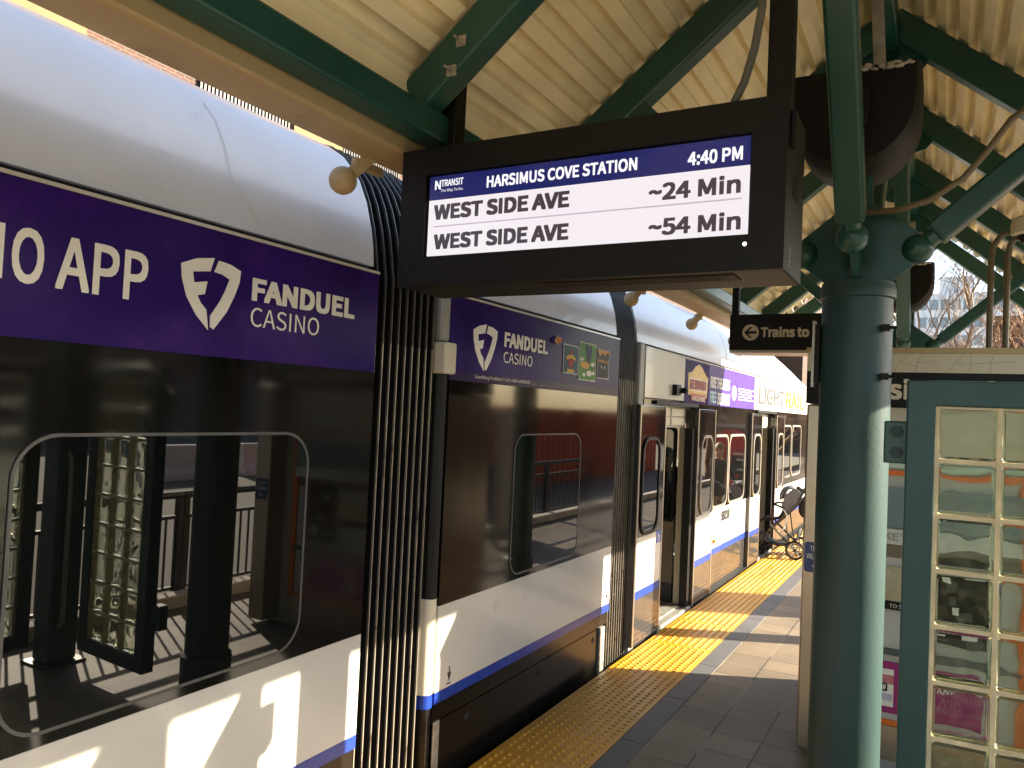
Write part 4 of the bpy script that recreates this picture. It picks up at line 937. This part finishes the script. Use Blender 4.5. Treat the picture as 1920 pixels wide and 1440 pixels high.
# notice board at the platform end (mirrored in the train)
nbd = thing('platform_notice', 'freestanding red notice board with a black Watch for trains panel', 'notice board', (-1.5, 14.4, 0))
obj('backing', MB().box(-1.78, -1.12, 14.41, 14.44, .95, 1.93), INTD, nbd, bevel=.01)
obj('header_rail', MB().box(-1.88, -1.10, 14.40, 14.44, 1.94, 2.0), GREYP, nbd)
obj('red_panel', MB().prism([(-1.70, 1.22), (-1.55, 1.0), (-1.38, .80), (-1.2, 1.0), (-1.14, 1.3), (-1.14, 1.75), (-1.3, 1.9), (-1.56, 1.9), (-1.70, 1.75)], (0, 14.40, 0), XD, ZD, .001, .006), REDP, nbd)
wp = obj('warning_panel', MB().box(-1.74, -1.44, 14.38, 14.393, 1.08, 1.52, 0).box(-1.735, -1.445, 14.376, 14.3799, 1.41, 1.515, 1), [LETK, REDP], nbd)
for s, z, h in (('WARNING', 1.435, .045), ('Watch', 1.33, .055), ('for', 1.24, .055), ('trains.', 1.15, .052)):
    text('lettering', s, (-1.725, 14.376, z), XD, ZD, .26 if s == 'WARNING' else None, h, PAPER, wp, .01, .003)
for px in (-1.85, -1.17): obj('leg', MB().box(px - .025, px + .025, 14.44, 14.49, 0, 2.0), IRON, nbd)

shc = thing('shadow_case', 'unseen case added beyond the ticket kiosk to cast the wide shadow on the platform', 'shadow caster', (1.0, 10.55, 0))  # out of view, put in to cast the wide shadow band across the platform
obj('case', MB().box(.95, 1.05, 9.98, 11.10, .08, 2.05), GREYP, shc, bevel=.02)
obj('shadow_case_sheet', MB().box(.944, .949, 10.10, 11.01, .30, 1.95), CREAM, shc)
for yy in (10.08, 11.03): obj('leg', MB().box(.97, 1.03, yy - .03, yy + .03, 0, .079), IRON, shc)

# facade across the street
fac = thing('brick_storefront', 'brown brick storefront across the street with a pale band, mirrored in the train', 'building', (39, 14, -.1))
obj('wall', MB().box(34.0, 44.0, -30, 60, -.11, 7.0), BRICKB, fac)
obj('stone_band', MB().box(33.9, 33.995, -30, 60, 3.4, 4.4), mat('grey_stone', (.14, .125, .10), .8, var=.15), fac)
for k in range(14):
    w = obj('window', MB().box(33.9, 33.998, -26 + k * 6, -22 + k * 6, .5, 3.0), OFFGL, fac)
    obj('window_frame', MB().ring([(-26.1 + k * 6, .4), (-21.9 + k * 6, .4), (-21.9 + k * 6, 3.1), (-26.1 + k * 6, 3.1)], [(-26 + k * 6, .5), (-22 + k * 6, .5), (-22 + k * 6, 3.0), (-26 + k * 6, 3.0)], (33.9, 0, 0), (0, -1, 0), ZD, 0, .05), IRON, w)

# ------------------------------------------------------------------ beyond the train
lb = thing('brick_block', 'long brick building behind the train with yellow stone bays, seen over its roof', 'building', (-18, 20, -.4))
obj('wall', MB().box(-24, -14, -20, 75, -.45, 17), BRICK, lb)
for a, b in ((4.0, 8.06), (13.2, 14.9), (20, 22)): obj('stone_bay', MB().box(-13.998, -13.8, a, b, -.45, 16), YSTONE, lb)
for a, b in ((10.6, 13.15), (14.95, 17.4)):
    sl = MB(); y = a
    while y < b: sl.box(-13.998, -13.9, y, y + .05, 7.6, 9.4); y += .10
    obj('louvres', sl, IRON, lb)['kind'] = 'stuff'
obj('cornice', MB().box(-14.0, -13.75, -20, 75, 16.6, 17.2), YSTONE, lb)
for k in range(12):
    yy = 25 + k * 3.6; w = obj('window', MB().box(-13.998, -13.93, yy, yy + 1.5, 6.2, 8.6), OFFGL, lb); obj('sill', MB().box(-13.998, -13.85, yy - .1, yy + 1.6, 6.05, 6.19), YSTONE, w)
eb = thing('brick_tower', 'red brick apartment block with dark balconies past the far end of the train', 'building', (-16, 70, -.4))
obj('wall', MB().box(-24, -9.6, 62, 78, -.45, 20), BRICK, eb)
for k in range(6):
    b = obj('balcony', MB().box(-13.4, -11.2, 61.0, 61.998, 1.2 + k * 3, 1.5 + k * 3), CONC, eb); obj('balcony_rail', MB().box(-13.4, -11.2, 61.0, 61.05, 1.5 + k * 3, 2.4 + k * 3), IRON, b)
    obj('window', MB().box(-13.2, -11.4, 61.9, 61.998, 1.55 + k * 3, 3.8 + k * 3), OFFGL, eb)
# far office block
ob = thing('office_block', 'pale glass and concrete office tower far away, framed by the canopy struts', 'building', (3.5, 165, -.4))
obj('wall', MB().box(-6.5, 14.0, 150, 180, -.45, 25.2), OFFICE, ob)
obj('penthouse', MB().box(-1.4, 3.6, 151, 165, 25.2, 28.2), OFFICE, ob)
for fl in range(8):
    for k in range(12):
        x = -6.2 + k * 1.68; z = 1.0 + fl * 3.05
        if z < 11: continue
        obj('window', MB().box(x, x + 1.25, 149.92, 149.998, z, z + 1.75), OFFGL, ob)
rbk = thing('red_brick_house', 'low red brick building behind the bare trees at the right edge', 'building', (6, 66, -.4))
obj('wall', MB().box(2.9, 16, 60, 72, -.45, 9.2), BRICK, rbk)
obj('parapet', MB().box(2.7, 16.2, 59.8, 72, 9.2, 9.7), YSTONE, rbk)
for k in range(5): obj('window', MB().box(3.5 + k * 2.2, 4.6 + k * 2.2, 59.93, 59.998, 5.2, 7.4), OFFGL, rbk)
lowb = thing('low_shop_building', 'low pale flat-roofed building in the distance under the office tower', 'building', (-4, 96, -.4))
obj('wall', MB().box(-14, 2.0, 90, 102, -.45, 10.5), CREAM, lowb)
obj('roof_edge', MB().box(-14.2, 2.2, 89.8, 102.2, 10.5, 11.0), GREYP, lowb)

# bare trees
def bare_tree(x, y, h, seed, m, label, levels=5, r0=.10, spread=.62):
    rnd = random.Random(seed); trunk = MB(); twigs = MB()
    def grow(p, d, L, r, lv):
        pts = [p]; q = p
        for s in range(3):
            d = (d + Vector((rnd.uniform(-1, 1), rnd.uniform(-1, 1), rnd.uniform(-.4, .8))) * .16).normalized(); q = q + d * (L / 3); pts.append(q)
        tgt = trunk if lv == 0 else twigs
        tgt.tube(pts, [r, r * .9, r * .8, r * .65], 6 if lv < 2 else 3, cap=False)
        if lv >= levels: return
        nb_ = rnd.choice((3, 3, 4)) if lv < 3 else rnd.choice((2, 3, 3))
        for k in range(nb_):
            st_p = pts[-1] if k == 0 else pts[rnd.choice((1, 2, 3))]
            ax = Vector((rnd.uniform(-1, 1), rnd.uniform(-1, 1), rnd.uniform(-.25, .6))).normalized()
            nd = (d * (1 - spread) + ax * spread + Vector((0, 0, .18))).normalized()
            grow(st_p, nd, L * rnd.uniform(.58, .80), max(r * .6, .006), lv + 1)
    t = thing('bare_tree', label, 'tree', (x, y, -.45), 'bare winter trees beyond the platform')
    grow(Vector((x, y, -.45)), Vector((0, 0, 1)), h * .36, r0, 0)
    obj('trunk', trunk, m, t, smooth=60); obj('crown', twigs, m, t)
    return t
bare_tree(0.2, 34, 11.5, 11, TWIG, 'tall bare tree with fine pale twigs in front of the office tower', 6, .14, .5)
bare_tree(-1.0, 40, 11.0, 4, TWIG, 'bare tree with thin upright twigs, left of the tallest one', 6, .12, .5)
bare_tree(2.4, 27, 8.2, 23, TWIGR, 'dense bushy bare tree low at the right edge, nearest', 6, .12, .66)
bare_tree(1.2, 30, 7.2, 31, TWIGR, 'bushy bare tree behind the kiosk conduits, shorter', 6, .11, .66)
bare_tree(3.4, 36, 9.0, 47, TWIGR, 'bare tree before the red brick building at far right', 6, .12, .62)

# ------------------------------------------------------------------ pushchair
SY = 12.62
stl = thing('pushchair', 'black and grey pushchair half inside the second train doorway', 'pushchair', (-2.05, SY, 0))
def wheel(cx, cy, r, w, name='wheel'):
    h = obj(name, MB().lathe((cx, cy, r), [(.022, -w * .7), (.022, w * .7)], 14, 'y'), IRON, stl, smooth=40)
    ty = MB(); prof = [(r - .035 + .0175 * math.cos(t * .7854) + .0175, w / 2 * math.sin(t * .7854)) for t in range(9)]
    obj('tyre', ty.lathe((cx, cy, r), prof, 28, 'y'), RUBBER, h, smooth=60)
    rm = MB().lathe((cx, cy, r), [(r - .042, -w * .3), (r - .03, -w * .3), (r - .03, w * .3), (r - .042, w * .3)], 28, 'y')
    for k in range(7): a = k * .8976; rm.beam((cx, cy, r), (cx + (r - .035) * math.cos(a), cy, r + (r - .035) * math.sin(a)), .018, .012, (0, 1, 0))
    obj('rim', rm, GREYP if r > .1 else IRON, h)
wheel(-1.935, SY - .26, .145, .045); wheel(-1.935, SY + .26, .145, .045); wheel(-2.47, SY - .17, .095, .04); wheel(-2.47, SY + .17, .095, .04)
frm = MB()
for s in (-.22, .22):
    frm.tube([(-2.33, SY + s, .51), (-1.935, SY + s, .145)], .016, 10)
    frm.tube([(-2.47, SY + s * .8, .15), (-2.33, SY + s, .42), (-2.10, SY + s, .66), (-1.86, SY + s, .93), (-1.78, SY + s, 1.0)], .015, 10)
    frm.tube([(-2.47, SY + s * .8, .12), (-2.2, SY + s, .22), (-1.935, SY + s, .145)], .012, 8)
    frm.tube([(-2.10, SY + s, .66), (-2.06, SY + s, .40), (-2.02, SY + s, .24)], .010, 8)
frm.tube([(-1.78, SY - .22, 1.0), (-1.75, SY - .22, 1.02), (-1.75, SY + .22, 1.02), (-1.78, SY + .22, 1.0)], .017, 10)
frm.tube([(-1.935, SY - .26, .145), (-1.935, SY + .26, .145)], .012, 8)
obj('frame', frm, mat('dark_aluminium', (.10, .10, .10), .35, metal=.8), stl, smooth=60)
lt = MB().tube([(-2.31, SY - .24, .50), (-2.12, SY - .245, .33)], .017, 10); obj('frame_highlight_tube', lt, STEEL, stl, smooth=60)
def shell(pts, w, m, name, th=.03):
    mb = MB(); n = len(pts)
    for s in (-w, w):
        for x, z in pts: mb.v.append((x, SY + s, z))
    for i in range(n - 1): mb.f.append((i, i + 1, n + i + 1, n + i)); mb.mi.append(0)
    o = obj(name, mb, m, stl, smooth=60); sm = o.modifiers.new('thick', 'SOLIDIFY'); sm.thickness = th; sm.offset = 0
    return o
shell([(-2.52, .50), (-2.44, .555), (-2.30, .56), (-2.20, .60), (-2.12, .74), (-2.02, .93), (-1.95, 1.02)], .19, FABK, 'seat')
hood = MB(); nn = 9; mm = 7
for i in range(nn):
    a = R(195 - 125 * i / (nn - 1))
    for j in range(mm):
        b = -1 + 2 * j / (mm - 1); k = math.sqrt(max(0, 1 - .45 * b * b))
        hood.v.append((-2.03 + .185 * math.cos(a) * k, SY + .20 * b, .92 + .185 * math.sin(a) * k))
for i in range(nn - 1):
    for j in range(mm - 1): q = i * mm + j; hood.f.append((q, q + 1, q + mm + 1, q + mm)); hood.mi.append(0)
hd_ = obj('hood', hood, FABG, stl, smooth=60); m_ = hd_.modifiers.new('thick', 'SOLIDIFY'); m_.thickness = .012
obj('side_panel', MB().prism([(-2.16, .80), (-2.10, .98), (-1.98, 1.08), (-1.88, 1.02), (-1.98, .80), (-2.08, .70)], (0, SY - .195, 0), XD, ZD, 0, .012), FABG, stl)
obj('side_panel', MB().prism([(-2.16, .80), (-2.10, .98), (-1.98, 1.08), (-1.88, 1.02), (-1.98, .80), (-2.08, .70)], (0, SY + .205, 0), XD, ZD, 0, .012), FABG, stl)
shell([(-2.42, .30), (-2.38, .22), (-2.2, .18), (-2.0, .20), (-1.92, .34), (-1.90, .46)], .19, FABK, 'basket', .02)
obj('bumper_bar', MB().tube([(-2.12, SY - .21, .76), (-2.24, SY - .21, .80), (-2.29, SY - .15, .80), (-2.29, SY + .15, .80), (-2.24, SY + .21, .80), (-2.12, SY + .21, .76)], .016, 10), FABK, stl, smooth=60)
obj('footrest', MB().box(-2.57, -2.46, SY - .17, SY + .17, .30, .33), FABK, stl, bevel=.01)
obj('strap', MB().tube([(-2.29, SY - .23, .77), (-2.30, SY - .24, .62), (-2.24, SY - .24, .45), (-2.16, SY - .24, .36)], .012, 8), BRASSB, stl, smooth=60)
obj('strap', MB().tube([(-2.12, SY - .235, .74), (-2.07, SY - .24, .66), (-2.09, SY - .24, .52), (-2.14, SY - .24, .38)], .011, 8), PAPER, stl, smooth=60)
obj('bag', MB().ball((-1.84, SY, .76), .13, 16, 10, (.8, 1.2, 1.1)), FABK, stl, smooth=60)

# ------------------------------------------------------------------ people
def skinned(name, nodes, edges, root, parent, assign, mats, sub=2):
    names = list(nodes); idx = {k: i for i, k in enumerate(names)}; off = wpos(parent) if parent else Vector((0, 0, 0))
    me = bpy.data.meshes.new(name + '_cage'); me.from_pydata([tuple(Vector(nodes[k][0]) - off) for k in names], [(idx[a], idx[b]) for a, b in edges], [])
    o = bpy.data.objects.new(name + '_cage', me); COL.objects.link(o)
    sm = o.modifiers.new('skin', 'SKIN'); sm.use_smooth_shade = True
    for k in names:
        r = nodes[k][1]; r = r if isinstance(r, tuple) else (r, r); me.skin_vertices[0].data[idx[k]].radius = r
    me.skin_vertices[0].data[idx[root]].use_root = True
    ss = o.modifiers.new('sub', 'SUBSURF'); ss.levels = sub; ss.render_levels = sub
    dg = bpy.context.evaluated_depsgraph_get(); nm = bpy.data.meshes.new_from_object(o.evaluated_get(dg)); bpy.data.objects.remove(o)
    nm.name = name; nm.materials.clear()
    for m in mats: nm.materials.append(m)
    for p in nm.polygons: p.use_smooth = True; p.material_index = assign(p.center + off)
    q = bpy.data.objects.new(name, nm); COL.objects.link(q)
    if parent: q.parent = parent
    return q
def person(label, base, face, lean, arm_targets, coat, trousers, hair, hat=None, glasses=False, height=1.70):
    """standing figure: face = heading angle, lean = forward bend of the trunk (radians), arm_targets = hand points (local forward, side, z)"""
    t = thing('person', label, 'person', base)
    B = Vector(base); F_ = Vector((math.cos(face), math.sin(face), 0)); S_ = Vector((-math.sin(face), math.cos(face), 0)); k = height / 1.70
    def P(f, s, z): return B + F_ * (f * k) + S_ * (s * k) + Vector((0, 0, z * k))
    hz = .90
    def T(l, s=0, f=0): return P(math.sin(lean) * l + math.cos(lean) * f, s, hz + math.cos(lean) * l - math.sin(lean) * f)
    nod = {'hip': (P(0, 0, hz), (.15, .115)), 'waist': (T(.16), (.135, .105)), 'chest': (T(.36), (.155, .12)), 'yoke': (T(.49), (.11, .095)), 'neck': (T(.56), .052), 'head0': (T(.63, 0, .015), (.070, .080)), 'head1': (T(.72, 0, .02), (.074, .090)), 'crown': (T(.79, 0, .01), (.055, .065))}
    ed = [('hip', 'waist'), ('waist', 'chest'), ('chest', 'yoke'), ('yoke', 'neck'), ('neck', 'head0'), ('head0', 'head1'), ('head1', 'crown')]
    hands = []
    for i, s in enumerate((-1, 1)):
        f = 1 if i else -1
        nod['th%d' % i] = (P(.01, s * .095, .80), .095); nod['kn%d' % i] = (P(.04 + .05 * f, s * .10, .48), .062); nod['an%d' % i] = (P(.0 + .06 * f, s * .10, .10), .046); nod['toe%d' % i] = (P(.16 + .06 * f, s * .115, .04), (.04, .045))
        ed += [('hip', 'th%d' % i), ('th%d' % i, 'kn%d' % i), ('kn%d' % i, 'an%d' % i), ('an%d' % i, 'toe%d' % i)]
        sh = T(.46, s * .185); a = arm_targets[i]; hd3 = P(*a); mid = (sh + hd3) / 2; L = (hd3 - sh).length; bend = math.sqrt(max(.0, .29 ** 2 - (L / 2) ** 2)) if L < .58 else 0
        el = mid + Vector((0, 0, -1)) * bend * .7 - F_ * bend * .5 + S_ * s * bend * .4
        nod['sh%d' % i] = (sh, .064); nod['el%d' % i] = (el, .047); nod['wr%d' % i] = (hd3, .030)
        ed += [('yoke', 'sh%d' % i), ('sh%d' % i, 'el%d' % i), ('el%d' % i, 'wr%d' % i)]; hands.append((hd3, (hd3 - el).normalized(), s))
    zneck = T(.555)
    axis = (T(1) - T(0)).normalized()
    def assign(c):
        l = (c - P(0, 0, hz)).dot(axis)
        side_ = abs((c - P(0, 0, 0)).dot(S_))
        if l > .545 * k and side_ < .13: return 2
        if c.z - B.z < .085 * k: return 3
        if c.z - B.z < .80 * k and (c - hands[0][0]).length > .12 and (c - hands[1][0]).length > .12 and side_ < .24 and (c - P(0, 0, c.z - B.z)).length < .26 and l < .05: return 1
        return 0
    body_ = skinned('body', nod, ed, 'hip', t, assign, [coat, trousers, SKIN, IRON])
    up_ = axis; fr_ = (F_ * math.cos(lean) - Vector((0, 0, 1)) * math.sin(lean)).normalized(); hc = T(.705, 0, .018)
    def H(f, s, u): return hc + fr_ * f * k + S_ * s * k + up_ * u * k
    face_ = MB(); face_.tube([H(.088, 0, .02), H(.108, 0, -.012), H(.115, 0, -.028), H(.092, 0, -.036)], [.010, .012, .015, .006], 8)
    for s in (-1, 1): face_.ball(H(.0, s * .078, .0), .022, 8, 6, (.8, .6, 1.3))
    obj('nose_and_ears', face_, SKIN, body_, smooth=60)
    ey = MB()
    for s in (-1, 1): ey.ball(H(.082, s * .032, .018), .010, 8, 6)
    ey.tube([H(.090, -.022, -.062), H(.094, 0, -.064), H(.090, .022, -.062)], .004, 6)
    obj('eyes_and_mouth', ey, mat('eye_dark', (.03, .015, .012), .4) if 'eye_dark' not in MATS else MATS['eye_dark'], body_)
    hr = MB()
    for i in range(7):
        for j in range(16):
            th = R(8 + i * 15); ph = 2 * math.pi * j / 16
            lim = .55 if math.cos(ph) > .45 else 1.0
            f = math.sin(th) * math.cos(ph); s = math.sin(th) * math.sin(ph); u = math.cos(th)
            if math.cos(ph) > .3 and u < .25: u = .25
            hr.v.append(tuple(H(.100 * f - .004, .086 * s, .02 + .112 * u)))
    for i in range(6):
        for j in range(16): a = i * 16 + j; b = i * 16 + (j + 1) % 16; hr.f.append((a, b, b + 16, a + 16)); hr.mi.append(0)
    hr.f.append(tuple(range(16))); hr.mi.append(0)
    obj('beanie' if hat else 'hair', hr, hat or hair, body_, smooth=70)
    if glasses:
        gl_ = MB()
        for s in (-1, 1):
            c0 = H(.098, s * .033, .016); pts = [c0 + S_ * (.021 * math.cos(q * .628)) + up_ * (.017 * math.sin(q * .628)) for q in range(11)]; gl_.tube(pts, .0025, 5); gl_.tube([H(.096, s * .054, .02), H(.0, s * .082, .015)], .0022, 5)
        obj('glasses', gl_, IRON, body_)
    for (w, d, s) in hands:
        d = d.normalized(); sd_ = d.cross(Vector((0, 0, 1))); sd_ = sd_.normalized() if sd_.length > .1 else S_; nrm = sd_.cross(d).normalized()
        nd = {'w': (w, .026), 'p1': (w + d * .045 * k, (.032, .018)), 'p2': (w + d * .085 * k, (.034, .016))}; e = [('w', 'p1'), ('p1', 'p2')]
        for q, (off_, ln) in enumerate(((-.030, .062), (-.010, .072), (.010, .068), (.029, .052))):
            a = w + d * .09 * k + sd_ * off_ * k; b_ = a + (d * .7 - nrm * .6).normalized() * ln * .55 * k; c_ = b_ + (d * .1 - nrm).normalized() * ln * .5 * k
            nd['f%da' % q] = (a, .0095); nd['f%db' % q] = (b_, .0085); nd['f%dc' % q] = (c_, .0075); e += [('p2', 'f%da' % q), ('f%da' % q, 'f%db' % q), ('f%db' % q, 'f%dc' % q)]
        a = w + d * .035 * k + sd_ * (.032 * -s) * k; nd['t1'] = (a, .011); nd['t2'] = (a + (d * .7 - sd_ * s * .5 - nrm * .3).normalized() * .04 * k, .0095); nd['t3'] = (nd['t2'][0] + (d - nrm * .6).normalized() * .028 * k, .008); e += [('p1', 't1'), ('t1', 't2'), ('t2', 't3')]
        skinned('hand', nd, e, 'w', body_, lambda c: 0, [SKIN], 1)
    return t
person('brown haired person in dark coat pushing the pushchair, mirrored in the train', (-1.50, 13.10, 0), R(222), .08, ((.42, -.22, 1.03), (.44, .16, 1.03)), COATB, KHAKI, HAIRB, height=1.66)
pin = person('person in black beanie and glasses bending forward inside the open train door', (-3.12, 9.52, .008), R(-62), .42, ((.50, -.06, .80), (.42, .10, .86)), COATB, JEANS, HAIRB, hat=COATB, glasses=True, height=1.74)
bag = MB().prism([(-.11, .02), (.11, .02), (.13, .10), (.10, .26), (-.09, .27), (-.13, .12)], (0, 0, 0), XD, ZD, -.05, .05)
bag.v = [(x - 2.90, y_ + 9.06, z + .56) for x, y_, z in bag.v]
tag(obj('shopping_bag', bag, BAGB, bevel=.03), 'pale blue bag held by the person bending inside the train', 'bag')
